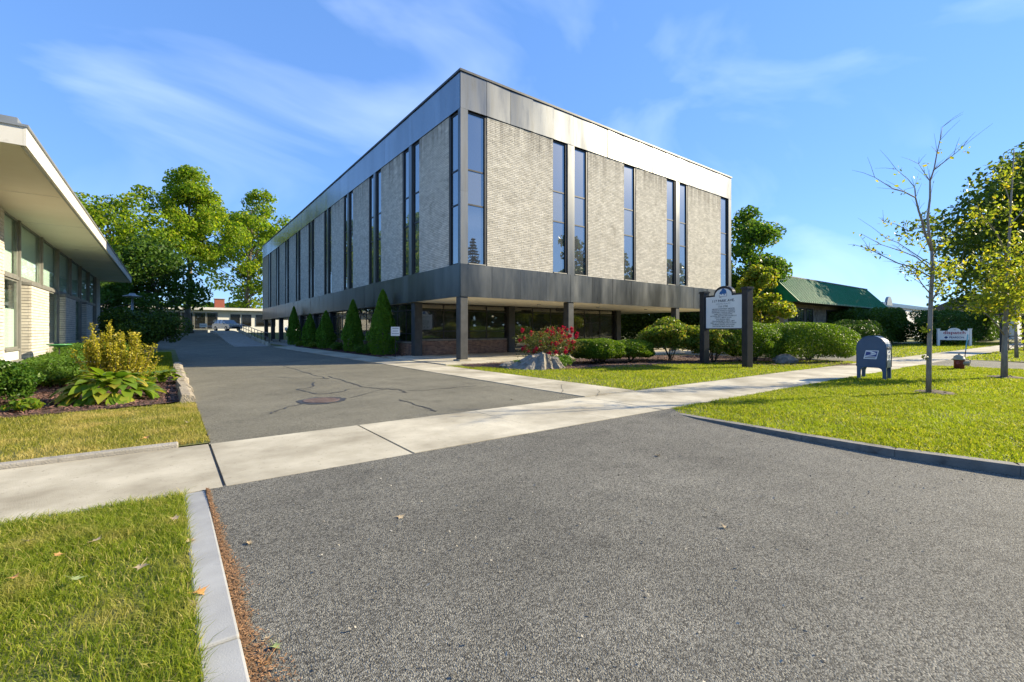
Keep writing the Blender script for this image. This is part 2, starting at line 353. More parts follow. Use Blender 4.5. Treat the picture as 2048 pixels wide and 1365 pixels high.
M['bloom_white'] = leafmat('bloom_white', (.65, .65, .55), (.75, .75, .68), None, .3, .6, (1, 1, .9))
M['spruce'] = leafmat('spruce', (.010, .024, .012), (.028, .05, .02), None, .15, .6)
M['dead_leaf'] = mat('dead_leaf', (.34, .25, .14), (.46, .36, .22), 20, .8, island=.25)
M['dead_orange'] = mat('dead_orange', (.42, .20, .06), (.50, .28, .10), 20, .8)
M['dead_green'] = mat('dead_green', (.20, .26, .09), (.30, .34, .14), 20, .7)

def streaks(m, z_top, drop, amount, colour):
    """dirt washed down the wall below an edge"""
    nt = m.node_tree; n = nt.nodes.new; l = nt.links.new; b = nt.nodes['Principled BSDF']
    src = b.inputs['Base Color'].links[0].from_socket
    g = n('ShaderNodeNewGeometry'); sx = n('ShaderNodeSeparateXYZ'); l(g.outputs['Position'], sx.inputs[0])
    mp = n('ShaderNodeMapping'); mp.inputs['Scale'].default_value = (2.2, 2.2, .10); l(g.outputs['Position'], mp.inputs[0])
    nz = n('ShaderNodeTexNoise'); nz.inputs['Scale'].default_value = 1.6; nz.inputs['Detail'].default_value = 6; nz.inputs['Roughness'].default_value = .7; l(mp.outputs[0], nz.inputs['Vector'])
    nr = n('ShaderNodeMapRange'); nr.inputs['From Min'].default_value = .42; nr.inputs['From Max'].default_value = .72; l(nz.outputs['Fac'], nr.inputs[0])
    zr = n('ShaderNodeMapRange'); zr.inputs['From Min'].default_value = z_top - drop; zr.inputs['From Max'].default_value = z_top; l(sx.outputs['Z'], zr.inputs[0])
    pw = n('ShaderNodeMath'); pw.operation = 'POWER'; pw.inputs[1].default_value = 1.8; l(zr.outputs[0], pw.inputs[0])
    ml = n('ShaderNodeMath'); ml.operation = 'MULTIPLY'; l(nr.outputs[0], ml.inputs[0]); l(pw.outputs[0], ml.inputs[1])
    m2 = n('ShaderNodeMath'); m2.operation = 'MULTIPLY'; m2.inputs[1].default_value = amount; m2.use_clamp = True; l(ml.outputs[0], m2.inputs[0])
    mx = n('ShaderNodeMix'); mx.data_type = 'RGBA'; mx.inputs['B'].default_value = (*colour, 1); l(m2.outputs[0], mx.inputs['Factor']); l(src, mx.inputs['A']); l(mx.outputs['Result'], b.inputs['Base Color'])
streaks(M['brick_white'], 11.75, 2.6, 1.1, (.10, .085, .07)); streaks(M['mortar_grey'], 11.75, 2.6, 1.1, (.08, .07, .06))
# ---------------------------------------------------------------- mass geometry (numpy)
def leaf_quads(rng, pos, size, aspect=.6, bias=None, bw=0.5, svar=.35):
    n = len(pos)
    nn = rng.normal(size=(n, 3))
    nn /= np.linalg.norm(nn, axis=1)[:, None]
    if bias is not None: nn = nn + bw * 2 * bias
    nn /= np.linalg.norm(nn, axis=1)[:, None] + 1e-9
    a = rng.normal(size=(n, 3)); t = np.cross(nn, a); t /= np.linalg.norm(t, axis=1)[:, None] + 1e-9
    b = np.cross(nn, t)
    s = (size * (1 + svar * rng.uniform(-1, 1, n)))[:, None]
    v = np.empty((n, 4, 3))
    v[:, 0] = pos - t * s * .5; v[:, 2] = pos + t * s * .5
    v[:, 1] = pos + b * s * aspect * .5 + nn * s * .10; v[:, 3] = pos - b * s * aspect * .5 + nn * s * .10
    return v.reshape(-1, 3), np.arange(n * 4).reshape(n, 4)
def blades(rng, x, y, z, h, wd, lean=.5):
    n = len(x); a = rng.uniform(0, 2 * np.pi, n); la = rng.uniform(0, 2 * np.pi, n)
    hh = h * rng.uniform(.45, 1.25, n); ll = hh * lean * rng.uniform(.2, 1.6, n)
    sx, sy = np.cos(a) * wd / 2, np.sin(a) * wd / 2
    v = np.empty((n, 5, 3))
    v[:, 0] = np.stack([x - sx, y - sy, z], 1); v[:, 1] = np.stack([x + sx, y + sy, z], 1)
    mx, my, mz = x + np.cos(la) * ll * .35, y + np.sin(la) * ll * .35, z + hh * .62
    v[:, 2] = np.stack([mx + sx * .8, my + sy * .8, mz], 1); v[:, 3] = np.stack([mx - sx * .8, my - sy * .8, mz], 1)
    v[:, 4] = np.stack([x + np.cos(la) * ll, y + np.sin(la) * ll, z + hh * .95], 1)
    i = np.arange(n)[:, None] * 5
    f = np.concatenate([i + np.array([[0, 1, 2]]), i + np.array([[0, 2, 3]]), i + np.array([[3, 2, 4]])], 0)
    return v.reshape(-1, 3), f
def shards(rng, x, y, z, ln, wd, tilt=.5):
    n = len(x); a = rng.uniform(0, 2 * np.pi, n); l = ln * rng.uniform(.4, 1.4, n) / 2; ww = wd * rng.uniform(.5, 1.3, n) / 2
    tz = rng.uniform(-tilt, tilt, n)
    dx, dy = np.cos(a) * l, np.sin(a) * l; ex, ey = -np.sin(a) * ww, np.cos(a) * ww; tx = rng.uniform(-tilt, tilt, n) * ww
    zz = z + np.abs(tz) * l + np.abs(tx) + rng.uniform(0.002, .018, n)
    v = np.empty((n, 4, 3))
    v[:, 0] = np.stack([x - dx - ex, y - dy - ey, zz - tz * l - tx], 1); v[:, 1] = np.stack([x + dx - ex, y + dy - ey, zz + tz * l - tx], 1)
    v[:, 2] = np.stack([x + dx + ex, y + dy + ey, zz + tz * l + tx], 1); v[:, 3] = np.stack([x - dx + ex, y - dy + ey, zz - tz * l + tx], 1)
    return v.reshape(-1, 3), np.arange(n * 4).reshape(n, 4)
def inside(poly, x, y):
    r = np.zeros(len(x), bool); j = len(poly) - 1
    for i in range(len(poly)):
        xi, yi = poly[i]; xj, yj = poly[j]
        if yi != yj: r ^= ((yi > y) != (yj > y)) & (x < (xj - xi) * (y - yi) / (yj - yi) + xi)
        j = i
    return r
def scatter(rng, poly, n):
    p = np.array(poly); x = rng.uniform(p[:, 0].min(), p[:, 0].max(), n); y = rng.uniform(p[:, 1].min(), p[:, 1].max(), n)
    k = inside(poly, x, y); return x[k], y[k]
def in_view(x, y, z=0, m=60):
    """keep what the camera or a step beside it could see"""
    X = .798 * x - .6026 * y; D = .6026 * x + .798 * y
    return (D > .9) & (np.abs(X) < D * 1.125 + 1.2)
def field(x, y, seed, sc):
    r = np.random.default_rng(seed); s = np.zeros_like(x)
    for _ in range(7):
        a, p = r.uniform(0, 6.28), r.uniform(0, 6.28); f = sc * r.uniform(.6, 2.2)
        s += np.sin((x * np.cos(a) + y * np.sin(a)) * f + p)
    return s / 7
def brick_mesh(name, W, H, bl, bh, joint, depth, seed, rough=.006, bond=.5, z_off=0, head=.4):
    """running bond, x along the wall, bricks stand out to -y"""
    rng = np.random.default_rng(seed); rows = int(H / bh); vs_ = []
    for r in range(rows):
        off = (bond * bl) if r % 2 else 0
        x = -off
        while x < W - .02:
            a, b = max(x, 0) + joint * head / 2, min(x + bl, W) - joint * head / 2
            if b - a > .02: vs_.append((a, b, r * bh + joint / 2 + z_off, (r + 1) * bh - joint / 2 + z_off))
            x += bl
    B = np.array(vs_); n = len(B); d = depth + np.clip(rng.normal(0, rough, n), -1.6 * rough, 2.5 * rough); jit = rng.normal(0, .0015, (n, 2))
    a, b, c, e = B[:, 0], B[:, 1], B[:, 2] + jit[:, 0], B[:, 3] + jit[:, 1]; zr = np.zeros(n)
    v = np.stack([np.stack(q, 1) for q in ((a, zr, c), (b, zr, c), (b, zr, e), (a, zr, e), (a, -d, c), (b, -d, c), (b, -d, e), (a, -d, e))], 1)
    i = np.arange(n)[:, None] * 8
    f = np.concatenate([i + np.array([q]) for q in ((4, 5, 6, 7), (0, 1, 5, 4), (1, 2, 6, 5), (2, 3, 7, 6), (3, 0, 4, 7))], 0)
    me = np_mesh(name, v.reshape(-1, 3), f); me.shade_flat(); return me

# ================================================================ THE SETTING
def sheet(name, xs, ys, zf, m):
    X, Y = np.meshgrid(np.array(xs, float), np.array(ys, float)); Z = zf(X, Y)
    v = np.stack([X.ravel(), Y.ravel(), Z.ravel()], 1); nx = len(xs); ny = len(ys)
    f = [(j * nx + i, j * nx + i + 1, (j + 1) * nx + i + 1, (j + 1) * nx + i) for j in range(ny - 1) for i in range(nx - 1)]
    return link(name, np_mesh(name, v, np.array(f)), m, None, (0, 0, 0))
def flat(name, poly, z, m):
    mb = MB(); mb.add([(x, y, z) for x, y in poly], [tuple(range(len(poly)))]); return mb.build(name, m)
def zg(X, Y): return gz(X, Y) - np.where((Y < 5.06) & (np.abs(X) < 150), .2, .03)
xs = [-1500, -500, -151, -149, -80, -40, -20, -8, -2, 4, 8, 8.7, 9.4, 12, 20, 40, 80, 149, 151, 500, 1500]
ys = [-1500, -400, -100, -40, -12, -2, 5.05, 5.07, 20, 30, 44, 48, 52, 57, 62, 67, 72, 76, 79, 90, 140, 400, 1500]
structure(sheet('ground', xs, ys, zg, M['soil_green']), 'earth with thin grass under and around everything', 'ground')
structure(sheet('street', [-150, 150], [-10.5, -2.05], lambda X, Y: X * 0 - .125, M['asphalt_new']), 'dark asphalt street behind the kerb', 'street')
structure(sheet('driveway_apron', [.2, 3.5, 7, 14], [-2.2, 0, 1.5, 3, 4.2, 5.04], lambda X, Y: -.105 * np.clip((5.0 - Y) / 5.0, 0, 1.3) + .0 * X - .004, M['asphalt_new']),
          'dark coarse asphalt apron between the two stone kerbs in the foreground', 'asphalt apron')
dyv = [6.98, 9, 12, 18, 26, 36, 44, 47, 50, 54, 58, 62, 66, 70, 74, 78, 82]
driveway = structure(sheet('driveway', [.42, 3, 6, 7.45], dyv[:7], lambda X, Y: gz(X, Y) - .006, M['asphalt_old']), 'worn grey asphalt driveway with tarred cracks', 'driveway')
structure(sheet('parking_lot', [-16, -9, -3, .4, 3, 6, 8.0], dyv[6:], lambda X, Y: gz(X, Y) - .005, M['asphalt_old']), 'sloping parking lot behind the driveway', 'parking lot')
structure(sheet('side_driveway', [25.6, 32.2], [-2.2, 2, 5, 5.06, 9, 40], lambda X, Y: -.012 - .09 * np.clip((5.0 - Y) / 5, 0, 1.3), M['asphalt_old']), 'narrow asphalt driveway crossing the strip beyond the hydrant', 'driveway')

# lawns: soil sheet plus real blades
RK = [(7.42, 5.0), (7.18, 4.72), (7.04, 4.2), (6.98, 3.4), (6.96, 2.6), (7.0, 1.6), (7.22, .6), (7.7, -.3), (8.6, -1.2), (10, -1.85), (12, -2.05), (25.6, -2.05)]
strip_r = [(x + .1, y) for x, y in RK] + [(25.6, 5.03)]
lawn_defs = {
 'grass_strip_near': ([(-14, -2), (.12, -2), (.12, 5.0), (-14, 5.0)], -.02),
 'grass_strip_mailbox': (strip_r + [(7.5, 5.03)], -.02),
 'lawn_left': ([(-14, 7.1), (.44, 7.1), (.44, 11.3), (-2, 11.1), (-14, 11)], -.006),
 'lawn_front': ([(9.02, 7.02), (25.6, 7.02), (25.6, 12), (9.02, 17.3)], -.008),
 'grass_strip_far': ([(32.2, -2), (90, -2), (90, 5.0), (32.2, 5.0)], -.02),
 'lawn_far': ([(32.2, 7.02), (90, 7.02), (90, 14), (32.2, 14)], -.008),
 'lawn_patch': ([(-3.2, 17.5), (.2, 17.5), (.2, 40), (-3.2, 40)], .02)}
for k, (poly, z) in lawn_defs.items(): structure(flat(k, poly, z, M['soil_green']))
def grass(label, poly, n, h, wd, m, z, seed, patch=.25, psc=1.2, lean=.6, clear=()):
    rng = np.random.default_rng(seed); x, y = scatter(rng, poly, n)
    k = in_view(x, y) & (field(x, y, seed, psc) + rng.uniform(-.6, .6, len(x)) > -.62 + patch)
    for cx, cy, r in clear: k &= np.hypot(x - cx, y - cy) > r * rng.uniform(.7, 1.1, len(x))
    x, y = x[k], y[k]; hh = h * (1 + .55 * field(x, y, seed + 5, 2.5) + .45 * field(x, y, seed + 6, 9))
    v, f = blades(rng, x, y, np.full(len(x), z), hh, wd, lean)
    o = link('grass', np_mesh('grass', v, f), m, None, (0, 0, 0)); return stuff(tag(o, label, 'grass'))
grass('green and straw grass of the near strip beside the grey kerb', [(-3.6, .8), (.125, .8), (.125, 5.04), (-3.6, 5.04)], 200000, .062, .0045, M['grass_near'], -.02, 1, .20, 2.4, .9)
grass('bright sunlit grass around the mailbox and the bare young tree', [(x + .12, y) for x, y in RK[:9]] + [(15, -1.5), (15, 4.98), (7.6, 4.98)], 190000, .055, .009, M['grass_green'], -.02, 2, .16, 1.8, .8, [(14.35, 2.55, .45)])
grass('sunlit grass around the fire hydrant', [(15, -1.5), (25.6, -1.5), (25.6, 4.98), (15, 4.98)], 70000, .055, .016, M['grass_green'], -.02, 3, .0, .8, .7, [(20.8, 2.05, .5)])
grass('dry yellowing grass between the sidewalk and the mulch bed', [(-5, 7.14), (.43, 7.14), (.43, 11.2), (-2, 11.0), (-5, 10.9)], 75000, .055, .007, M['grass_dry'], -.006, 4, .08, 1.3, .7)
grass('mown lawn in front of the black and white sign', [(9.05, 7.03), (25.5, 7.03), (25.5, 8.6), (20, 10.8), (15, 12.2), (11.5, 12.6), (9.1, 16.5)], 120000, .055, .014, M['grass_green'], -.008, 5, .0, .8, .7)
grass('far sunlit grass beyond the second driveway', [(32.3, -1), (80, -1), (80, 4.98), (32.3, 4.98)], 26000, .06, .04, M['grass_green'], -.02, 6, 0, .6, .7)
grass('far lawn under the white two-line sign', [(32.3, 7.05), (80, 7.05), (80, 13.5), (32.3, 13.5)], 26000, .06, .04, M['grass_green'], -.008, 7, 0, .6, .7)
grass('strip of grass along the edging blocks by the driveway', [(-2.2, 17.5), (.15, 17.5), (.15, 38), (-1.6, 38)], 26000, .06, .02, M['grass_green'], .02, 8, 0, 1, .7)

# kerbs
kerb = structure(MB().box(.11, .27, -2, 4.99, -.4, -.16).build('left_kerb', M['concrete_dark']))
for a, b in ((2.52, 4.985), (.3, 2.50), (-2, .28)):
    MB().box(.105, .272, a, b, -.16, .0).build('kerb_stone', M['granite'], kerb, bevel=.012)
kerb2 = structure(MB().box(7.1, 7.2, 2, 3, -.4, -.2).build('right_kerb', M['concrete_dark']))
for i in range(len(RK) - 1):
    (x0, y0), (x1, y1) = RK[i], RK[i + 1]; d = Vector((x1 - x0, y1 - y0)); d.normalize(); n_ = Vector((-d.y, d.x)) * .15
    if n_.x < 0 and i < 8: n_ = -n_
    if i >= 8: n_ = Vector((-d.y, d.x)) * .15
    zt = [(-.03 if i == 0 else .0), 0.0]; zt = [(-.055, -.03), (-.03, -.012), (-.012, 0)][i] if i < 3 else (0, 0)
    e = .002
    P = [(x0 + d.x * e, y0 + d.y * e), (x1 - d.x * e, y1 - d.y * e), (x1 - d.x * e + n_.x, y1 - d.y * e + n_.y), (x0 + d.x * e + n_.x, y0 + d.y * e + n_.y)]
    T = [zt[0] + .05, zt[1] + .05, zt[1] + .05, zt[0] + .05]; T = [t - .035 for t in T]
    MB().hexa([(x, y, -.3) for x, y in P] + [(x, y, z) for (x, y), z in zip(P, T)]).build('kerb_stone', M['granite_shaded'], kerb2)
structure(MB().box(-12, .1, 7.0, 7.13, -.1, .055).build('lawn_edging', M['concrete_dark'], bevel=.015), 'low weathered concrete edging behind the sidewalk', 'edging')

# sidewalk slabs
rs = random.Random(3)
sw = structure(flat('sidewalk', [(-30, 5.0), (120, 5.0), (120, 7.02), (-30, 7.02)], -.028, M['tar']), 'concrete sidewalk running along the street', 'sidewalk')
cuts = [-12, -9.4, -7.5, -5.6, -3.6, -1.5, .42, 2.32, 4.4, 5.85, 7.25, 8.9, 10.5, 12.1, 13.7, 15.3, 16.9, 18.5, 20.1, 21.7, 23.3, 25.6, 27.8, 30, 32.2] + [32.2 + 2.2 * k for k in range(1, 24)]
for a, b in zip(cuts[:-1], cuts[1:]):
    g = .014 if abs(a - .42) < .01 or abs(a - 2.32) < .01 else .004
    g2 = .014 if abs(b - .42) < .01 or abs(b - 2.32) < .01 else .004
    dz = [rs.uniform(-.004, .004) for _ in range(4)]
    P = [(a + g, 5.01), (b - g2, 5.01), (b - g2, 6.99), (a + g, 6.99)]
    MB().hexa([(x, y, -.1) for x, y in P] + [(x, y, d) for (x, y), d in zip(P, dz)]).build('slab', M['concrete'], sw)
wk = structure(flat('building_walk', [(7.3, 7.0), (9.05, 7.0), (9.3, 18), (9.3, 46), (7.5, 46)], -.02, M['tar']), 'concrete walk between the driveway and the office building', 'walk')
y = 7.01; k = 0
while y < 45:
    y2 = y + (1.9 if k % 3 else 2.3); dz = rs.uniform(0, .006)
    o = .2 * float(smooth(8, 22, np.array(y))); o2 = .2 * float(smooth(8, 22, np.array(y2)))
    P = [(7.3 + o, y + .004), (9.02 + o, y + .004), (9.02 + o2, y2 - .004), (7.3 + o2, y2 - .004)]
    MB().hexa([(a, b, -.1) for a, b in P] + [(a, b, .005 + dz) for a, b in P]).build('slab', M['concrete'], wk); y = y2; k += 1
structure(MB().box(9.28, 35.0, 16.9, 24.1, -.1, .05).build('portico_floor', M['concrete'], bevel=.01), 'concrete floor under the overhanging office storeys', 'floor')
# tarred cracks and the manhole
def crackline(pts, wd, seed, parent=None, z=0.0):
    r = random.Random(seed); P = []
    for (a, b), (c, d) in zip(pts[:-1], pts[1:]):
        for t in range(4): P.append((a + (c - a) * t / 4, b + (d - b) * t / 4))
    P.append(pts[-1]); W = [gpt(560 + .332 * a, 700 + .332 * b) for a, b in P]
    W = [Vector((a + r.gauss(0, .025), b + r.gauss(0, .03), z)) for a, b in W]; v = []; f = []
    for i, p in enumerate(W):
        d = (W[min(i + 1, len(W) - 1)] - W[max(i - 1, 0)]).normalized(); n_ = Vector((-d.y, d.x, 0)) * wd * r.uniform(.3, 1.0)
        v += [tuple(p + n_), tuple(p - n_)]
        if i: f.append((2 * i - 2, 2 * i - 1, 2 * i + 1, 2 * i))
    return MB().add(v, f).build('tar_crack', M['tar'], parent or driveway)
for i, c in enumerate([[(-120, 60), (0, 90), (80, 115), (200, 150), (300, 175)], [(290, 160), (350, 175), (430, 200), (490, 222), (560, 230), (640, 235), (720, 240), (760, 258)], [(760, 245), (900, 240), (1050, 225), (1200, 215)],
        [(210, 195), (190, 225), (110, 235), (150, 250), (230, 265), (280, 265), (350, 255), (410, 235)], [(720, 300), (800, 325), (900, 355), (940, 370)], [(-200, 160), (0, 165), (100, 170), (300, 172)],
        [(-60, 380), (0, 365), (60, 340), (130, 325)], [(-330, 90), (-200, 75), (-100, 82)], [(430, 290), (600, 240), (700, 236)]]):
    crackline(c, .022 if i not in (1, 3) else .03, i)
for i, c in enumerate([[(1530, 232), (1600, 225), (1680, 210), (1720, 212)], [(1700, 213), (1698, 240), (1695, 265)], [(1915, 240), (1922, 262), (1905, 285)]]): crackline(c, .007, 40 + i, wk, .013)
mh = gpt(643, 801); rr = random.Random(2)
ring = MB(); n_ = 28
ring.add([(mh[0] + (.47 + rr.uniform(-.05, .07)) * math.cos(6.283 * i / n_), mh[1] + (.47 + rr.uniform(-.05, .07)) * math.sin(6.283 * i / n_), .001) for i in range(n_)], [tuple(range(n_))])
mhole = thing('manhole', 'round rusty manhole cover in a tar ring on the driveway', 'manhole', (mh[0], mh[1], 0))
ring.build('tar_collar', M['tar'], mhole)
mcv = MB().lathe(mh[0], mh[1], [(.36, .0), (.36, .009), (.33, .012), (.32, .008), (.02, .008)], 28).build('cover', M['rust'], mhole)
for i in range(-3, 4):
    w_ = math.sqrt(.3 ** 2 - (i * .085) ** 2)
    MB().box(mh[0] - w_, mh[0] + w_, mh[1] + i * .085 - .012, mh[1] + i * .085 + .012, .008, .013).build('rib', M['rust'], mcv)
# mulch beds
bedL = [(-9, 10.95), (-4, 10.9), (-2, 11.05), (-.3, 11.3), (.22, 11.5), (.22, 19.0), (-.6, 20), (-3.35, 21), (-9, 20)]
bedR = [gpt(x, y) for x, y in ((985, 737), (1040, 741), (1150, 740), (1250, 737), (1350, 731), (1420, 729), (1560, 734), (1720, 731))] + [(25.5, 8.4), (25.5, 14), (22, 16.85), (10, 16.85), (9.4, 15)]
bedT = [(9.25, 23.0), (11.15, 23.9), (11.15, 46), (9.33, 46)]
structure(flat('mulch_bed_left', bedL, .012, M['mulch'])); structure(flat('mulch_bed_front', bedR, .006, M['mulch'])); structure(flat('mulch_bed_side', bedT, .012, M['mulch']))
rng = np.random.default_rng(77)
def scat_stuff(name, label, cat, poly, n, ln, wd, m, z, seed, tilt=.5):
    rng = np.random.default_rng(seed); x, y = scatter(rng, poly, n); k = in_view(x, y); x, y = x[k], y[k]
    v, f = shards(rng, x, y, np.full(len(x), z), ln, wd, tilt)
    return stuff(tag(link(name, np_mesh(name, v, f), m, None, (0, 0, 0)), label, cat))
scat_stuff('mulch_chips', 'reddish brown bark chips around the hosta', 'mulch', bedL, 30000, .06, .022, M['mulch_chip'], .013, 5)
scat_stuff('mulch_chips', 'bark chips under the clipped shrubs in front', 'mulch', bedR, 9000, .08, .03, M['mulch_chip'], .008, 6)
scat_stuff('mulch_chips', 'bark chips around the row of arborvitae', 'mulch', bedT, 6000, .09, .035, M['mulch_chip'], .014, 7)
# orange needle litter along the near kerb
rng = np.random.default_rng(9); yv = rng.uniform(.6, 5.0, 9000); xv = .275 + np.abs(rng.normal(0, 1, 9000)) * (.012 + .055 * np.clip((4.6 - yv) / 3, 0, 1.2) * (1 + .8 * field(yv, yv * 0, 3, 5)))
v, f = shards(rng, xv, yv, -.105 * (5 - yv) / 5 - .003, .016, .005, .3)
stuff(tag(link('needle_litter', np_mesh('needle_litter', v, f), M['needle'], None, (0, 0, 0)), 'orange brown needle litter gathered along the near grey kerb', 'litter'))
rng = np.random.default_rng(19); xg = rng.uniform(.3, 7, 900); yg = rng.uniform(.8, 4.9, 900); zg_ = -.105 * (5 - yg) / 5 - .004
vv, ff = shards(rng, xg, yg, zg_, .012, .009, .8)
stuff(tag(link('grit', np_mesh('grit', vv, ff), M['grit'], None, (0, 0, 0)), 'loose grit scattered over the near asphalt', 'grit'))
# edging blocks along the bed
rb = random.Random(5); yb = 11.4
names = ['nearest to the lawn, tilted', 'second from the lawn', 'third from the lawn', 'fourth from the lawn', 'fifth from the lawn', 'sixth from the lawn', 'seventh from the lawn', 'last before the shade']
for i in range(8):
    ln = [1.5, 1.3, 1.2, 1.1, 1.2, 1.3, 1.2, 1.4][i]; t = rb.uniform(-.06, .06)
    pr = [(-.14, 0), (.14, 0), (.11, .13), (.03, .17), (-.12, .17)]
    o = MB().prism([(x, -ln / 2, z) for x, z in pr], (0, ln, 0)).build('edging_block', M['edging'], bevel=.008)
    o.location = (.31, yb + ln / 2, -.015); o.rotation_euler = (rb.uniform(-.03, .03), rb.uniform(-.05, .1), t)
    tag(o, 'weathered concrete edging block beside the driveway, ' + names[i], 'edging block', 'edging blocks by the mulch bed'); yb += ln + .25

# ================================================================ OFFICE BUILDING
U0, U1, V0, V1 = 10.71, 35.2, 18.10, 73.1
ZS, ZB, ZW, ZT = 3.03, 4.55, 11.72, 13.40
ob = thing('office_building', 'three storey office block of pale brick panels and dark metal bands', 'building', (U0, V0, 0))
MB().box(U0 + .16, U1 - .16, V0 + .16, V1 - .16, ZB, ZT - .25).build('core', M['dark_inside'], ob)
MB().box(U0 + .05, U1 - .05, V0 + .05, V1 - .05, ZT - .1, ZT - .02).build('roof', M['grey_metal'], ob)
sof = MB().box(U0 + .06, U1 - .06, V0 + .06, V1 - .06, ZS + .02, ZS + .12).build('soffit', M['soffit_white'], ob)
MB().box(U0 - .05, U1 + .05, V0 - .05, V0 + .12, ZT, ZT + .10).build('coping', M['column_dark'], ob)
MB().box(U0 - .05, U0 + .12, V0 + .122, V1 + .05, ZT, ZT + .10).build('coping', M['column_dark'], ob)
MB().box(U1 - .12, U1 + .05, V0 + .122, V1 + .05, ZT, ZT + .10).build('coping', M['column_dark'], ob)
def cuts_of(a, b, n): return [a + (b - a) * i / n for i in range(n + 1)]
rp_ = random.Random(11)
def panel_front(a, b, z0, z1, m, name, d=.06):
    t = rp_.uniform(-.014, .014)
    MB().hexa([(a + .009, V0 + t, z0), (b - .009, V0 - t, z0), (b - .009, V0 + d, z0), (a + .009, V0 + d, z0), (a + .009, V0 + t, z1), (b - .009, V0 - t, z1), (b - .009, V0 + d, z1), (a + .009, V0 + d, z1)]).build(name, m, ob)
def panel_left(a, b, z0, z1, m, name, d=.06):
    t = rp_.uniform(-.006, .006)
    MB().hexa([(U0 + t, a + .004, z0), (U0 + d, a + .004, z0), (U0 + d, b - .004, z0), (U0 - t, b - .004, z0), (U0 + t, a + .004, z1), (U0 + d, a + .004, z1), (U0 + d, b - .004, z1), (U0 - t, b - .004, z1)]).build(name, m, ob)
for a, b in zip(cuts_of(U0, U1, 14)[:-1], cuts_of(U0, U1, 14)[1:]):
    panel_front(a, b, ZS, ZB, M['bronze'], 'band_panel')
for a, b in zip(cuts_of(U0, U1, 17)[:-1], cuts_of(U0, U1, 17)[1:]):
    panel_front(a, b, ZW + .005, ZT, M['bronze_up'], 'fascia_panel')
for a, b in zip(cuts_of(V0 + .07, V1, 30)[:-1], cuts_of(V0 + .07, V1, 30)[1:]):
    panel_left(a, b, ZS, ZB, M['bronze'], 'band_panel'); panel_left(a, b, ZW + .005, ZT, M['bronze_skylit'], 'fascia_panel')
MB().box(U1 - .06, U1, V0 + .07, V1, ZS, ZT).build('end_wall', M['bronze'], ob)
MB().box(U0 + .2, U1 - .2, V1 - .1, V1, ZS, ZT).build('rear_wall', M['brick_white'], ob)
# walls behind the bands
def window_front(a, b):
    f = MB(); y0, y1 = V0 + .10, V0 + .155
    f.box(a, a + .05, y0, y1, ZB, ZW); f.box(b - .12, b, y0 - .04, y1, ZB, ZW)
    for z in (ZB, 7.33, 8.95, ZW - .11): f.box(a + .05, b - .12, y0, y1, z, z + .07)
    w_ = f.build('window', M['black_metal'], ob)
    for z0, z1 in ((ZB + .07, 7.33), (7.40, 8.95), (9.02, ZW - .11)):
        t = rp_.uniform(-.004, .004)
        MB().hexa([(a + .05, y0 + .03 + t, z0), (b - .12, y0 + .03 - t, z0), (b - .12, y0 + .04, z0), (a + .05, y0 + .04, z0), (a + .05, y0 + .03 + t, z1), (b - .12, y0 + .03 - t, z1), (b - .12, y0 + .04, z1), (a + .05, y0 + .04, z1)]).build('pane', M['glass_spandrel' if z0 == 7.40 else 'glass_office'], w_)
    MB().box(a + .02, b - .1, V0 - .02, y0, ZB + .003, ZB + .05).build('sill', M['alu'], w_)
def window_left(a, b):
    f = MB(); x0, x1 = U0 + .10, U0 + .155
    f.box(x0 - .04, x1, b - .12, b, ZB, ZW); f.box(x0, x1, a, a + .05, ZB, ZW)
    for z in (ZB, 7.33, 8.95, ZW - .11): f.box(x0, x1, a + .05, b - .12, z, z + .07)
    w_ = f.build('window', M['black_metal'], ob)
    for z0, z1 in ((ZB + .07, 7.33), (7.40, 8.95), (9.02, ZW - .11)):
        MB().box(x0 + .03, x0 + .04, a + .05, b - .12, z0, z1).build('pane', M['glass_office'], w_)
def brick_front(a, b, i):
    p = MB().box(a, b, V0 + .05, V0 + .158, ZB, ZW).build('brick_panel', M['mortar_grey'], ob)
    me = brick_mesh('brick_facing', b - a, ZW - ZB, .30, .0872, .016, .0125, i, .0022)
    stuff(link('brick_facing', me, M['brick_white'], p, (a, V0 + .055, ZB)))
def brick_left(a, b, i):
    p = MB().box(U0 + .05, U0 + .158, a, b, ZB, ZW).build('brick_panel', M['mortar_grey'], ob)
    me = brick_mesh('brick_facing', b - a, ZW - ZB, .30, .0872, .016, .0125, 50 + i, .0022)
    stuff(link('brick_facing', me, M['brick_white'], p, (U0 + .055, b, ZB), rz=R(-90)))
def post_front(a, b): MB().box(a, b, V0 + .012, V0 + .16, ZB, ZW).build('mullion_post', M['bronze_up'], ob)
def post_left(a, b): MB().box(U0 + .012, U0 + .16, a, b, ZB, ZW).build('mullion_post', M['bronze_up'], ob)
MB().box(U0 + .003, U0 + .40, V0 + .003, V0 + .16, ZB, 7.9).build('corner_post', M['bronze_up'], ob)
MB().box(U0 + .006, U0 + .398, V0 + .006, V0 + .16, 7.905, ZW).build('corner_post', M['bronze_up'], ob)
MB().box(U0 + .006, U0 + .16, V0 + .163, V0 + .24, ZB, ZW).build('corner_post', M['bronze'], ob)
MB().box(U1 - .40, U1 - .003, V0 + .003, V0 + .16, ZB, ZW).build('corner_post', M['bronze_up'], ob)
for a, b in ((11.12, 12.20), (16.46, 17.52), (18.05, 19.13), (22.33, 23.45), (26.75, 27.75), (28.20, 29.22), (33.70, 34.79)): window_front(a, b)
post_front(17.53, 18.04); post_front(27.76, 28.19)
for i, (a, b) in enumerate(((12.21, 16.45), (19.14, 22.32), (23.46, 26.74), (29.23, 33.69))): brick_front(a, b, i)
window_left(V0 + .25, V0 + 1.15); prev = V0 + 1.16
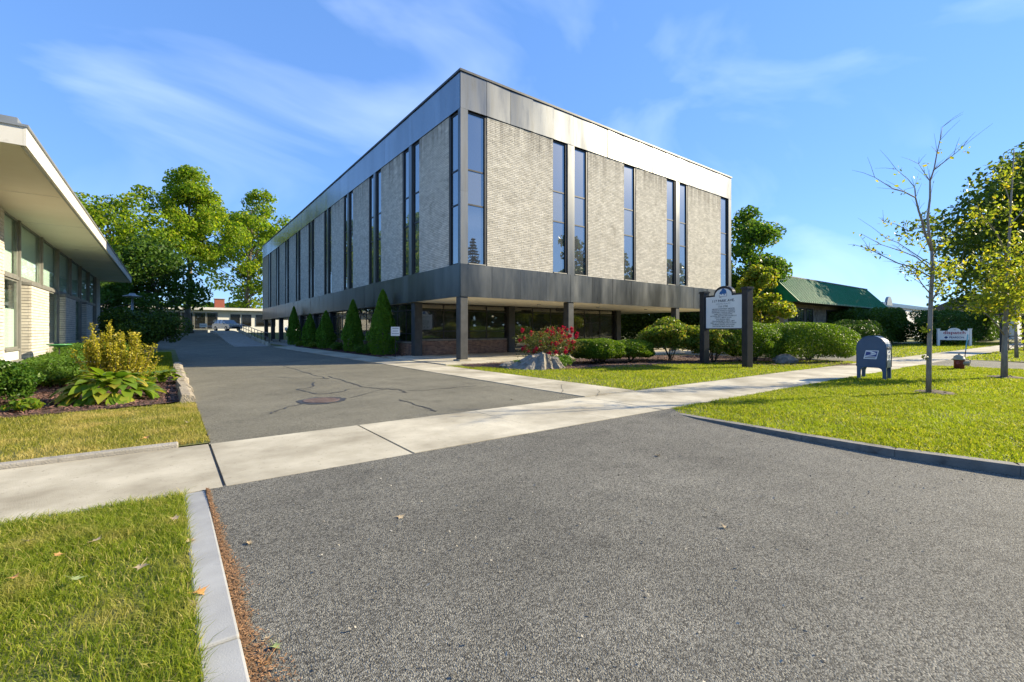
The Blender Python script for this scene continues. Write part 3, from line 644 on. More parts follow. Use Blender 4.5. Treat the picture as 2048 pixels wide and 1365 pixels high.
for k in range(1, 10):
    c = V0 + 5.5 * k
    brick_left(prev, c - 1.09, k); window_left(c - 1.08, c - .2); post_left(c - .19, c + .17); window_left(c + .18, c + 1.08); prev = c + 1.09
brick_left(prev, V1 - .3, 10); MB().box(U0 + .01, U0 + .16, V1 - .29, V1, ZB, ZW).build('corner_post', M['bronze'], ob)
# ground floor: columns, glazing, brick aprons
def column(x, y, s=.40, h=ZS, plinth=True):
    c_ = MB().box(x - s / 2, x + s / 2, y - s / 2, y + s / 2, .12 if plinth else .04, h).build('column', M['column_dark'], ob, bevel=.012)
    if plinth: MB().box(x - s * .75, x + s * .75, y - s * .75, y + s * .75, -.03, .12).build('plinth', M['concrete'], c_, bevel=.015)
for x in (U0 + .22, 17.8, 28.0, U1 - .25): column(x, V0 + .24)
for k in range(1, 11): column(U0 + .42, min(V0 + 5.5 * k, V1 - .25), .46, ZS, k > 6)
for x in (17.75, 28.3): column(x, 23.75, .5, ZS, False)
def glaze(x0, x1, y0, y1, z0, z1, along, n, door=False):
    """one framed glazing bay with its panes"""
    f = MB(); t = .06; L_ = (x1 - x0) if along == 'u' else (y1 - y0)
    def bar(a, b, c, d, m_):
        if along == 'u': m_.box(x0 + a, x0 + b, y0, y0 + t, c, d)
        else: m_.box(x0, x0 + t, y0 + a, y0 + b, c, d)
    for i in range(n + 1): p = (L_ - t) * i / n; bar(p, p + t, z0, z1, f)
    mz = z0 + (1.05 if door else .45)
    for i in range(n):
        a, b = (L_ - t) * i / n + t, (L_ - t) * (i + 1) / n
        for z in (z0, mz, z1 - .42, z1 - t): bar(a, b, z, z + t, f)
    w_ = f.build('glazing', M['black_metal'], ob)
    for i in range(n):
        a, b = (L_ - t) * i / n + t, (L_ - t) * (i + 1) / n
        for c, d in ((z0 + t, mz), (mz + t, z1 - .42), (z1 - .42 + t, z1 - t)):
            if along == 'u': MB().box(x0 + a, x0 + b, y0 + .025, y0 + .035, c, d).build('pane', M['glass_ground'], w_)
            else: MB().box(x0 + .025, x0 + .035, y0 + a, y0 + b, c, d).build('pane', M['glass_ground'], w_)
def low_wall(x0, x1, y0, y1, h, side, i):
    p = MB().box(x0, x1, y0, y1, -.02, h).build('low_wall', M['mortar_grey'], ob)
    if side == 'front': stuff(link('brick_facing', brick_mesh('brick_facing', x1 - x0, h, .21, .072, .011, .02, 90 + i), M['brick_brown'], p, (x0, y0, 0)))
    else: stuff(link('brick_facing', brick_mesh('brick_facing', y1 - y0, h, .21, .072, .011, .02, 90 + i), M['brick_brown'], p, (x0, y1, 0), rz=R(-90)))
    MB().box(x0 - .04, x1, y0 - .04, y1, h, h + .05).build('sill', M['concrete_dark'], p)
VG = 23.7
low_wall(U0 + .66, 17.49, VG, VG + .2, .90, 'front', 0)
glaze(U0 + .66, 17.49, VG + .04, 0, .953, ZS, 'u', 4)
glaze(18.01, 23.0, VG + .04, 0, .05, ZS, 'u', 3, True); glaze(23.01, 28.04, VG + .04, 0, .05, ZS, 'u', 3, True)
for k in range(1, 6):
    a, b = V0 + 5.5 * k + .24, V0 + 5.5 * (k + 1) - .24
    low_wall(U0 + .42, U0 + .6, a, b, .75, 'left', k); glaze(U0 + .44, 0, a, b, .803, ZS, 'v', 4)
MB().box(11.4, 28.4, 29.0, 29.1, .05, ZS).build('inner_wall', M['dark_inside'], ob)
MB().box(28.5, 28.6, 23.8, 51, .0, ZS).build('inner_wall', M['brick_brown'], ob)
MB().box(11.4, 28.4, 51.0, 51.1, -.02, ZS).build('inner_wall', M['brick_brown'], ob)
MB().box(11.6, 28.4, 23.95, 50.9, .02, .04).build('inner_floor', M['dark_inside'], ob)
MB().box(U0 + .3, U0 + .5, 51.2, V1 - .4, -.02, .35).build('garage_kerb', M['concrete_dark'], ob)
MB().box(20.2, 21.0, 21.9, 22.0, 2.72, 2.95).build('hanging_sign', M['black_metal'], ob)
for i in range(4):
    MB().lathe(12.6 + i * 5.2, 20.9, [(.11, ZS - .03), (.13, ZS + .018)], 14).build('downlight', M['grey_metal'], ob)
cm = MB().box(U0 - .16, U0 + .0, 56.2, 56.3, 6.3, 6.4).build('security_camera', M['grey_metal'], ob)

# ================================================================ LOW OFFICE ON THE LEFT
UW = -3.40; ZE = 4.60; ZGL = .0
lo = thing('low_office', 'low cream brick office with deep overhanging flat roof and tall windows', 'building', (-3.4, 15, 0))
ROOF_U = -1.9
MB().box(-24, ROOF_U - .04, 11.04, 38.3, ZE, ZE + .05).build('soffit', M['soffit_old'], lo)
MB().box(ROOF_U - .038, ROOF_U, 11.0, 38.34, ZE - .05, ZE + .26).build('fascia', M['fascia_cream'], lo)
MB().box(-24, ROOF_U - .04, 11.0, 11.038, ZE - .05, ZE + .26).build('fascia', M['fascia_cream'], lo)
MB().box(-24, ROOF_U - .04, 38.302, 38.34, ZE - .05, ZE + .26).build('fascia', M['fascia_cream'], lo)
MB().box(ROOF_U - .09, ROOF_U - .04, 11.15, 38.2, ZE - .035, ZE - .002).build('drip_bead', M['grey_metal'], lo)
MB().box(ROOF_U - .0, ROOF_U + .03, 10.97, 38.36, ZE + .262, ZE + .30).build('roof_edge', M['grey_metal'], lo)
MB().box(-24, ROOF_U - .002, 10.97, 11.0, ZE + .262, ZE + .30).build('roof_edge', M['grey_metal'], lo)
MB().box(-24, ROOF_U - .12, 11.1, 38.2, ZE + .05, ZE + .43).build('roof', M['grey_metal'], lo)
for y in (15.0, 19.0, 23.0, 27, 31, 35): MB().box(-3.38, ROOF_U - .1, y, y + .012, ZE - .006, ZE).build('soffit_joint', M['fascia_cream'], lo)
BV = [17.3, 18.9, 21.8, 24.65, 27.5, 30.35, 33.2, 36.05]
# brick piers at both ends
def cream_wall(a, b, z0, z1, u, i, loose=False, th=.2):
    p = MB().box(u - th, u - .012, a, b, z0, z1).build('brick_pier', M['mortar_dark'], lo)
    if loose:
        rows = int((z1 - z0) / .0885); rb_ = random.Random(i); base = MB().box(-.006, .020, 0, .392, 0, .0715); me = None; half = None
        me = bpy.data.meshes.new('brick'); me.from_pydata([tuple(q) for q in base.v], [], base.f); me.materials.append(M['brick_cream'])
        cache = {}
        for r in range(rows):
            x = a - (.2 if r % 2 else 0)
            while x < b - .05:
                s0, s1 = max(x, a), min(x + .4, b)
                if s1 - s0 > .05:
                    key = round(s1 - s0, 2)
                    if key not in cache:
                        q = MB().box(-.014, .02, 0, s1 - s0 - .0015, 0, .0745); mm = bpy.data.meshes.new('brick'); mm.from_pydata([tuple(c) for c in q.v], [], q.f); mm.materials.append(M['brick_cream']); cache[key] = mm
                    link('brick', cache[key], None, p, (u + rb_.gauss(0, .002), s0 + .003, z0 + r * .0885 + .008))
                x += .4
    else:
        stuff(link('brick_facing', brick_mesh('brick_facing', b - a, z1 - z0, .4, .0885, .015, .03, i, .002), M['brick_cream'], p, (u - .011, a, z0), rz=R(90)))
    return p
cream_wall(14.6, 17.3, -.02, ZE, UW, 1); cream_wall(36.4, 38.0, -.02, ZE, UW, 2)
for (a, b), ls in (((19.25, 21.75), True), ((24.9, 27.3), False), ((30.6, 32.9), False)):
    bx_ = cream_wall(a, b, .3, 2.80, UW + .16, int(a), ls, .3)
    MB().box(UW - .1, UW + .19, a - .02, b + .02, 2.80, 2.88).build('coping', M['alu'], bx_)
    MB().box(UW - .1, UW + .12, a + .02, b - .02, -.05, .3).build('base', M['concrete_dark'], bx_)
    # near return of the box
    stuff(link('brick_facing', brick_mesh('brick_facing', .24, 2.5, .4, .0885, .015, .012, int(a) + 3, .001), M['brick_cream'], bx_, (UW - .09, a, .3)))
def lwin(a, b, z0, z1, m_='alu'):
    f = MB(); x0, x1 = UW - .09, UW - .02; t = .05
    f.box(x0, x1, a, a + t, z0, z1); f.box(x0, x1, b - t, b, z0, z1); f.box(x0, x1, a + t, b - t, z0, z0 + t); f.box(x0, x1, a + t, b - t, z1 - t, z1)
    w_ = f.build('window', M[m_], lo); MB().box(UW - .06, UW - .05, a + t, b - t, z0 + t, z1 - t).build('pane', M['glass_left'], w_); return w_
for i, (a, b) in enumerate(zip(BV[:-1], BV[1:])):
    lwin(a + .06, b - .06, 2.98, ZE)
    MB().box(UW - .10, UW + .03, b - .04, b + .04, -.02, ZE - .002).build('mullion', M['alu'], lo)
    MB().box(UW - .10, UW + .015, a + .06, b - .06, 2.885, 2.978).build('transom', M['alu'], lo)
    if i % 2 == 0:
        w_ = lwin(a + .06, b - .06, .95, 2.88)
        MB().box(UW - .10, UW - .01, a + .06, b - .06, -.02, .94).build('panel', M['white_paint'] if i == 0 else M['concrete_dark'], lo)
        MB().box(UW - .10, UW + .04, a + .07, b - .07, .90, .948).build('sill', M['alu'], w_)
MB().box(UW - .16, UW - .14, 17.4, 36.3, 2.99, ZE - .02).build('curtain', M['blind'], lo)
for i in range(28): MB().box(UW - .32, UW - .30, 17.45, 18.7, 1.0 + i * .065, 1.045 + i * .065).build('blind_slat', M['white_paint'], lo)
MB().box(UW - 1.2, UW - 1.1, 17.4, 36.3, 0, 2.9).build('inner_wall', M['blind'], lo)
MB().lathe(0, 0, [(.10, -.03), (.10, .0), (.07, .01), (.01, .01)], 18).build('vent_cap', M['grey_metal'], lo)
vc = lo.children[-1]; vc.rotation_euler = (0, R(90), 0); vc.location = Vector((UW + .005, 18.05, .60)) - wloc(lo)
MB().box(-14, -5, 37.9, 38.0, 0, ZE).build('end_wall', M['brick_cream'], lo)

# ================================================================ TREES AND SHRUBS
def make_tree(name, label, u, v, H, base, rx, ncl, nleaf, leaf, lm, bark, tr, seed, group=None, lean=(0, 0), clump=.30, cat='tree', z0=None, top_thin=1.0, low=-1.0):
    rng = np.random.default_rng(seed); r = random.Random(seed)
    z0 = float(gz(np.array(u), np.array(v))) - .03 if z0 is None else z0
    t = thing(name, label, cat, (u, v, z0), group)
    cz = (H + base) / 2; hz = (H - base) / 2
    C = []
    while len(C) < ncl:
        p = rng.uniform(-1, 1, 3); q = np.linalg.norm(p)
        if q > 1 or q < .25 or p[2] < low: continue
        wz = 1 - .35 * max(0, p[2]) * top_thin
        lump = 1 + .22 * math.sin(5 * math.atan2(p[1], p[0]) + seed) + .12 * math.sin(9 * p[2] + seed * 2)
        C.append((p[0] * rx * wz * lump + lean[0] * (p[2] + 1), p[1] * rx * wz * lump + lean[1] * (p[2] + 1), cz + p[2] * hz))
    C = np.array(C)
    tb = MB(); k = 7
    pts = [Vector((r.gauss(0, .012) * H * (i > 0) + lean[0] * max(0, i / k - .3), r.gauss(0, .012) * H * (i > 0) + lean[1] * max(0, i / k - .3), H * .86 * i / k)) for i in range(k + 1)]
    rad = [tr * (1.35 if i == 0 else 1) * (1 - .9 * i / k) + .012 for i in range(k + 1)]
    tb.tube(pts, rad, 8); tb.build('trunk', bark, None, True)
    trunk = bpy.context.scene.collection.objects[-1]; trunk.parent = t
    bb = MB()
    for i, c in enumerate(C):
        c = Vector(c); hh = max(base * .75, c.z - r.uniform(.25, .6) * math.hypot(c.x, c.y) - .05 * H); f_ = min(hh / (H * .86), .96) * k; j = int(f_); a = pts[j].lerp(pts[min(j + 1, k)], f_ - j)
        m1 = a.lerp(c, .5) + Vector((r.gauss(0, .05), r.gauss(0, .05), .04)) * rx
        b0 = max(.014, tr * .30 * (1 - hh / H) + .02)
        bb.tube([a, m1, c], [b0, b0 * .6, .010], 4, False)
    o = bb.build('branches', bark, None, True); o.parent = t
    sz = rng.uniform(.55, 1.35, ncl) * clump * rx
    w_ = sz ** 2; idx = rng.choice(ncl, nleaf, p=w_ / w_.sum())
    g = rng.normal(size=(nleaf, 3)); rr = np.linalg.norm(g, axis=1)[:, None]; g = g / rr * np.minimum(rr, 1.75) * .62
    g[:, 2] *= .72
    pos = C[idx] + g * sz[idx][:, None]
    bias = g / (np.linalg.norm(g, axis=1)[:, None] + 1e-6); bias[:, 2] += .5
    vv, ff = leaf_quads(rng, pos, leaf, .7, bias, .35)
    c = link('crown', np_mesh('crown', vv, ff), lm, None, (0, 0, 0)); c.parent = t
    return t
def shrub(name, label, u, v, rx, ry, h, n, leaf, lm, seed, group=None, z0=0.0, sq=2.0, lump=.10, low=.15, cat='shrub', aspect=.5, thick=.16, rz=0, stems=6):
    rng = np.random.default_rng(seed); r = random.Random(seed)
    t = thing(name, label, cat, (u, v, z0), group, rz)
    d = rng.normal(size=(n * 2, 3)); d /= np.linalg.norm(d, axis=1)[:, None]; d = d[d[:, 2] > -.75][:n]; n = len(d)
    q = (np.abs(d) ** sq).sum(1) ** (1 / sq); s = d / q[:, None]
    lf = np.zeros(n); r2 = np.random.default_rng(seed + 1)
    for _ in range(8):
        kdir = r2.normal(size=3) * r2.uniform(2.5, 7); lf += np.sin(d @ kdir + r2.uniform(0, 6.28))
    rad = (1 + lump * lf / 2.2) * (1 - np.abs(rng.normal(0, thick, n)))
    pos = s * rad[:, None] * np.array([rx, ry, h * (1 - low) / 2]) + np.array([0, 0, h * (1 + low) / 2])
    pos[:, 2] = np.maximum(pos[:, 2], .03)
    bias = d.copy(); bias[:, 2] += .25
    vv, ff = leaf_quads(rng, pos, leaf, aspect, bias, .3)
    o = link('foliage', np_mesh('foliage', vv, ff), lm, None, (0, 0, 0)); o.parent = t
    for i in range(stems):
        a = 6.283 * i / stems + r.uniform(-.4, .4); e = r.uniform(.4, .75)
        b = MB().tube([(r.gauss(0, .04), r.gauss(0, .04), -.02), (rx * e * .4 * math.cos(a), ry * e * .4 * math.sin(a), h * .35), (rx * e * math.cos(a), ry * e * math.sin(a), h * .72)], [.03, .02, .006], 5)
        s_ = b.build('stem', M['bark'], None, True); s_.parent = t
    return t
# --- trees behind the driveway
make_tree('maple_tree', 'tallest leafy tree with pale trunk rising beside the low white building', 2.2, 73.5, 21.8, 8.0, 5.0, 80, 17000, .36, M['leaf_maple'], M['bark'], .38, 21, 'trees behind the driveway', clump=.23)
make_tree('maple_tree', 'broad leafy tree showing just past the low office roof corner', -5.2, 70, 17.2, 5.0, 6.4, 80, 17000, .36, M['leaf_maple'], M['bark'], .33, 22, 'trees behind the driveway', clump=.20)
make_tree('maple_tree', 'leafy tree standing against the far corner of the office building', 12.0, 98, 26.5, 5, 7.6, 85, 15000, .52, M['leaf_maple'], M['bark'], .42, 23, 'trees behind the driveway', lean=(.8, 0), clump=.22)
make_tree('maple_tree', 'tree tip peeking above the low office roof', -15.5, 78, 22.5, 9, 4.6, 40, 15000, .45, M['leaf_maple'], M['bark'], .3, 24, 'trees behind the driveway')
make_tree('understory_tree', 'dark spreading tree in front of the low white building', -1.2, 63, 11.0, .8, 5.2, 60, 10500, .36, M['leaf_dark'], M['bark'], .22, 25, 'trees behind the driveway', clump=.30)
make_tree('understory_tree', 'bushy green tree behind the lamp post', -5.6, 55, 8.5, .3, 3.6, 45, 12000, .30, M['leaf_dark'], M['bark'], .16, 26, 'trees behind the driveway')
make_tree('understory_tree', 'dark low tree filling the gap left of the lamp post', -9.5, 60, 11, .2, 4.5, 45, 16000, .34, M['leaf_mid'], M['bark'], .16, 27, 'trees behind the driveway')
# --- right background
make_tree('oak_tree', 'huge dark tree at the right edge behind the hedge', 88, 6.5, 24, 4.0, 10.2, 120, 21000, .55, M['leaf_right'], M['bark'], .55, 31, None, clump=.26)
make_tree('maple_tree', 'bright green tree beside the right end of the office building', 43.0, 20.6, 12.6, 2.0, 3.0, 50, 15000, .30, M['leaf_mid'], M['bark'], .16, 32, None, clump=.34)
make_tree('vine_tree', 'small yellow green tree at the corner of the green roof', 31.3, 14.2, 6.0, .4, 1.45, 40, 12000, .19, M['leaf_vine'], M['bark'], .09, 33, None, clump=.36)
# --- across the street, seen mirrored in the windows
def spruce(u, v, H, seed, label):
    t = thing('spruce_tree', label, 'tree', (u, v, -.15)); rng = np.random.default_rng(seed); r = random.Random(seed)
    o = MB().tube([(0, 0, 0), (0, 0, H * .97)], [.2, .02], 7).build('trunk', M['bark'], None, True); o.parent = t
    P = []; br = MB(); z = 1.2
    while z < H - .2:
        L_ = (H - z) * .30 + .12
        for j in range(7):
            a = r.uniform(0, 6.28); e = L_ * r.uniform(.6, 1.1); tip = Vector((math.cos(a) * e, math.sin(a) * e, z - e * .22))
            br.tube([(0, 0, z), tip], [.025, .006], 3, False)
            for q in np.linspace(.15, 1, int(7 + e * 9)):
                for _ in range(2): P.append((tip.x * q + r.gauss(0, .09), tip.y * q + r.gauss(0, .09), z + (tip.z - z) * q + r.gauss(0, .05)))
        z += .38
    o = br.build('branches', M['bark'], None); o.parent = t
    P = np.array(P); vv, ff = leaf_quads(rng, P, .30, .35, None)
    o = link('crown', np_mesh('crown', vv, ff), M['spruce'], None, (0, 0, 0)); o.parent = t
spruce(32.6, -14.8, 14.0, 41, 'tall dark spruce across the street, mirrored in the corner window')
for i, (u, v, H, lb) in enumerate(((66, -28, 22, 'leafy tree across the street mirrored in the first paired windows'), (82, -30, 21, 'leafy tree across the street mirrored in the middle window'), (99, -29, 19, 'leafy tree across the street mirrored in the second paired windows'), (20, -34, 15, 'leafy tree across the street behind the camera'), (-30, -30, 15, 'leafy tree across the street far to the left'))):
    make_tree('street_tree', lb, u, v, H, 3, 7, 34, 7000, .75, M['leaf_dark'], M['bark'], .35, 50 + i, 'trees across the street', z0=-.15)

# --- young bare tree on the strip: traced in its own plane, limbs spread in depth
def young_tree(label, D, foot, limbs, leaf_at, nl, leaf, lm, rtrunk, seed):
    r = random.Random(seed); rng = np.random.default_rng(seed); a, b, c = ray(*foot); D = CAMZ / -c
    base = Vector((a * D, b * D, 0)); t = thing('young_tree', label, 'tree', base)
    fw = Vector((.6026, .798, 0)); L3 = []
    for i, (pl, r0, r1, dep) in enumerate(limbs):
        n = len(pl); pts = []
        for j, (x, y) in enumerate(pl):
            d = D + (dep * j / max(n - 1, 1)); pts.append(dpt(x, y, d) - base)
        L3.append(pts)
        ts = [r0 + (r1 - r0) * j / max(n - 1, 1) for j in range(n)]
        o = MB().tube(pts, ts, 7).build('trunk' if i == 0 else 'branch', M['bark_light'], None, True); o.parent = t
        if i:  # twigs
            tw = MB()
            for _ in range(int(n * 1.6)):
                j = r.randrange(max(1, n // 3), n); p = pts[j]; d = (pts[j] - pts[j - 1]).normalized()
                q = p + (d + Vector((r.gauss(0, .6), r.gauss(0, .6), r.gauss(.2, .4)))) * r.uniform(.12, .4)
                tw.tube([p, (p + q) / 2 + Vector((0, 0, .02)), q], [.006, .004, .002], 3, False)
            o = tw.build('twigs', M['bark_light'], None); o.parent = t
    P = []
    for (x, y, s, w_) in leaf_at:
        k = int(nl * w_)
        for _ in range(k):
            d = D + r.gauss(0, s / 910 * D); P.append(dpt(x + r.gauss(0, s), y + r.gauss(0, s * .8), d) - base)
    for pts in L3[1:]:
        for _ in range(int(nl * .012) + 3): p = r.choice(pts[len(pts) // 2:]); P.append(p + Vector((r.gauss(0, .07), r.gauss(0, .07), r.gauss(-.02, .06))))
    vv, ff = leaf_quads(rng, np.array([tuple(p) for p in P]), leaf, .55, None)
    o = link('leaves', np_mesh('leaves', vv, ff), lm, None, (0, 0, 0)); o.parent = t
    return t
limbs1 = [
 ([(1857, 788), (1858, 720), (1860, 650), (1862, 589), (1865, 544), (1864, 503)], .054, .034, 0),
 ([(1864, 503), (1851, 470), (1845, 445), (1837, 421), (1831, 396), (1808, 384), (1784, 377), (1749, 355)], .030, .005, -.5),
 ([(1831, 396), (1829, 375), (1816, 359), (1792, 339)], .013, .004, .5),
 ([(1864, 503), (1858, 470), (1855, 437), (1860, 396), (1860, 363), (1868, 339), (1874, 306), (1880, 281), (1885, 254)], .032, .005, .5),
 ([(1866, 342), (1886, 326), (1907, 310), (1923, 297)], .014, .004, -.5),
 ([(1860, 363), (1849, 347), (1837, 328)], .012, .004, .4),
 ([(1864, 540), (1833, 515), (1804, 503), (1763, 490), (1722, 468)], .016, .004, .7),
 ([(1864, 556), (1825, 535), (1796, 527), (1763, 511), (1738, 499), (1716, 492)], .017, .004, -.7),
 ([(1862, 530), (1821, 503), (1796, 486), (1771, 476)], .012, .004, -.3),
 ([(1862, 605), (1886, 564), (1903, 544), (1923, 527)], .018, .005, .6),
 ([(1864, 515), (1882, 486), (1903, 470)], .012, .004, -.6),
 ([(1847, 455), (1816, 462), (1792, 449), (1767, 443)], .012, .004, .8),
 ([(1862, 590), (1845, 570), (1828, 545), (1815, 536)], .014, .004, -.5)]
young_tree('slender nearly bare young tree with forked branches beside the mailbox', 10.7, (1857, 787), limbs1, [(1905, 530, 14, .16), (1820, 538, 11, .10), (1880, 575, 14, .10), (1868, 535, 14, .12), (1895, 480, 10, .06), (1850, 660, 5, .05), (1852, 715, 5, .03), (1835, 470, 16, .05), (1740, 497, 8, .03), (1774, 445, 5, .03), (1890, 545, 18, .2), (1845, 545, 14, .12)], 560, .085, M['leaf_young'], .06, 61)
limbs2 = [
 ([(2008, 757), (2009, 700), (2012, 640), (2014, 570), (2018, 480), (2022, 400), (2028, 300)], .085, .012, 0),
 ([(2010, 672), (1985, 640), (1960, 618), (1945, 610)], .022, .005, -.6),
 ([(2013, 600), (1990, 560), (1970, 530), (1952, 512)], .025, .005, .6),
 ([(2014, 590), (2040, 550), (2062, 520)], .025, .005, -.5),
 ([(2016, 520), (1995, 470), (1972, 440), (1958, 420)], .022, .005, -.7),
 ([(2020, 450), (2048, 420), (2070, 390)], .02, .005, .6),
 ([(2022, 410), (2008, 370), (1995, 350)], .016, .004, .4),
 ([(2012, 640), (2040, 600), (2075, 590)], .02, .004, .8)]
young_tree('young street tree with yellow green leaves at the right edge', 14.2, (2008, 756), limbs2, [(2010, 560, 26, .20), (2030, 600, 24, .20), (1985, 590, 22, .12), (2035, 500, 26, .14), (1985, 520, 20, .06), (1960, 440, 16, .05), (2010, 420, 20, .05), (2015, 350, 16, .04), (1960, 610, 14, .05), (2060, 560, 25, .12), (2045, 640, 18, .06)], 2600, .115, M['leaf_young'], .085, 62)
limbs3 = [([(2033, 716), (2032, 680), (2031, 640), (2030, 560)], .09, .03, 0), ([(2031, 640), (2045, 600), (2060, 570)], .03, .008, .5), ([(2031, 620), (2015, 590), (2005, 570)], .03, .008, -.5)]
young_tree('thin dark tree trunk in front of the lattice shelter', 24.9, (2033, 716), limbs3, [(2035, 580, 18, .5), (2050, 560, 18, .5)], 500, .16, M['leaf_young'], .09, 63)
for (u, v, rr_, lb) in ((14.35, 2.55, .42, 'bare mulch ring at the foot of the bare young tree'), (20.8, 2.05, .5, 'bare mulch ring at the foot of the leafy street tree')):
    o = MB().lathe(u, v, [(rr_, -.02), (rr_ * .8, .02), (rr_ * .4, .045), (.05, .06)], 16).build('mulch_ring', M['dirt'], None, True); tag(o, lb, 'mulch ring')
    rng = np.random.default_rng(int(u)); a = rng.uniform(0, 6.28, 260); q = rr_ * np.sqrt(rng.uniform(0, 1, 260)); vv, ff = shards(rng, q * np.cos(a), q * np.sin(a), .06 - .07 * (q / rr_) ** 1.0, .06, .02); c = link('bark_chips', np_mesh('bark_chips', vv, ff), M['mulch_chip'], None, (0, 0, 0)); c.parent = o; stuff(c)
# --- shrubs before the office
def gb(px, py): return gpt(px, py)
u, v = gb(1200, 729); v += .5; u += .3
shrub('clipped_shrub', 'rounded clipped evergreen beside the roses', u, v, 1.2, 1.05, 1.1, 19000, .08, M['leaf_yew'], 71, 'clipped evergreens', sq=2.6, lump=.045, thick=.07)
shrub('clipped_shrub', 'low clipped evergreen next to the rounded one, left half', 15.6, 13.9, 1.05, 1.0, 1.0, 14000, .08, M['leaf_yew'], 72, 'clipped evergreens', sq=2.6, lump=.05, thick=.07)
shrub('clipped_shrub', 'low clipped evergreen touching the pale rhododendron', 17.2, 13.6, 1.1, 1.0, 1.0, 14000, .08, M['leaf_yew'], 73, 'clipped evergreens', sq=2.6, lump=.05, thick=.07)
shrub('rhododendron', 'loose yellowing shrub behind the left post of the sign', 19.6, 13.1, 1.75, 1.35, 1.95, 12000, .125, M['leaf_rhodo'], 74, None, lump=.16, low=.2, thick=.22)
shrub('rhododendron', 'yellowing shrub seen under the sign panel', 20.4, 11.3, 1.05, 1.2, 1.6, 8000, .125, M['leaf_rhodo'], 75, None, lump=.16, low=.18, thick=.22)
shrub('evergreen_mound', 'dark evergreen mound right of the sign post', 22.0, 10.2, 1.5, 1.3, 1.75, 17000, .085, M['leaf_yew'], 76, 'evergreen mounds', lump=.06, low=.04, sq=2.3, thick=.08)
shrub('evergreen_mound', 'largest evergreen mound beside the mailbox', 25.0, 9.0, 2.7, 1.75, 1.86, 30000, .085, M['leaf_yew'], 77, 'evergreen mounds', lump=.06, low=.02, sq=2.5, thick=.08)
shrub('evergreen_mound', 'evergreen mound peeking up behind the largest one', 27.0, 12.3, 2.2, 1.6, 1.95, 14000, .09, M['leaf_yew'], 78, 'evergreen mounds', lump=.06, low=.02, sq=2.4, thick=.08)
# hedges
shrub('hedge', 'tall dark hedge beyond the open passage under the office', 39.5, 29, 1.6, 9.5, 4.2, 34000, .26, M['leaf_hedge'], 79, None, sq=5, lump=.08, low=0, cat='hedge', thick=.3)
shrub('hedge', 'overgrown vine hedge right of the green roofed building', 63.0, 16.5, 7.5, 2.8, 4.0, 26000, .24, M['leaf_dark'], 80, None, sq=3.5, lump=.14, low=0, cat='hedge')
shrub('hedge', 'long dark hedge behind the white two-line sign', 84.0, 11.6, 20.5, 1.7, 3.7, 46000, .24, M['leaf_hedge'], 81, None, sq=5, lump=.08, low=0, cat='hedge')
shrub('hedge', 'dark shrubbery between the mailbox and the vine hedge', 50.0, 14.5, 3.2, 2.0, 2.3, 14000, .18, M['leaf_hedge'], 82, None, sq=3, lump=.14, low=0)
shrub('hydrangea', 'pale flowering shrub beside the white two-line sign', 63.5, 9.6, 1.1, 1.0, 1.3, 2500, .2, M['leaf_mid'], 83, None, lump=.2, low=.1)
hy = bpy.context.scene.collection.objects[-1].parent
me = None; r = random.Random(8)
mb = MB().lathe(0, 0, [(.02, -.1), (.11, -.05), (.13, .03), (.08, .14), (.02, .2)], 8); me = bpy.data.meshes.new('flower_head'); me.from_pydata([tuple(q) for q in mb.v], [], mb.f)
for i in range(12): link('flower_head', me, M['bloom_white'], hy, wloc(hy) + Vector((r.uniform(-.9, .9), r.uniform(-.9, .2), r.uniform(.7, 1.35))))
# --- rose bush
shrub('rose_bush', 'rose bush with many pink red blooms behind the stump', 13.0, 14.6, 1.25, 1.1, 1.55, 5200, .075, M['leaf_rose'], 84, None, lump=.25, low=.15, thick=.32, stems=12)
rose = [o for o in bpy.data.objects if o.name == 'rose_bush'][0]
rm = np.random.default_rng(4); gpos = rm.normal(size=(60, 3)) * .035; vv, ff = leaf_quads(rm, gpos, .075, .9, gpos * 20, .5); bm_ = np_mesh('rose_bloom', vv, ff)
r = random.Random(6)
for i in range(70):
    a = r.uniform(0, 6.28); e = r.uniform(.3, 1.12); zz = .40 + 1.2 * r.random()
    q = link('rose_bloom', bm_, M['bloom_red'], rose, Vector((13.0 + 1.25 * e * math.cos(a), 14.6 + 1.1 * e * math.sin(a) - .15, zz))); q.scale = (r.uniform(.6, 1.1),) * 3
for x, y, rx, h, sd_, lb in ((12.3, 13.3, .4, .45, 85, 'small pale flowering plant left of the stump'), (11.0, 13.9, .35, .35, 86, 'low green plant in front of the corner column bed'), (12.9, 13.5, .3, .5, 87, 'green plant tucked behind the stump')):
    shrub('bed_plant', lb, x, y, rx, rx, h, 1200, .07, M['leaf_juniper'], sd_, None, lump=.2, low=.05, thick=.3, stems=3, cat='plant')
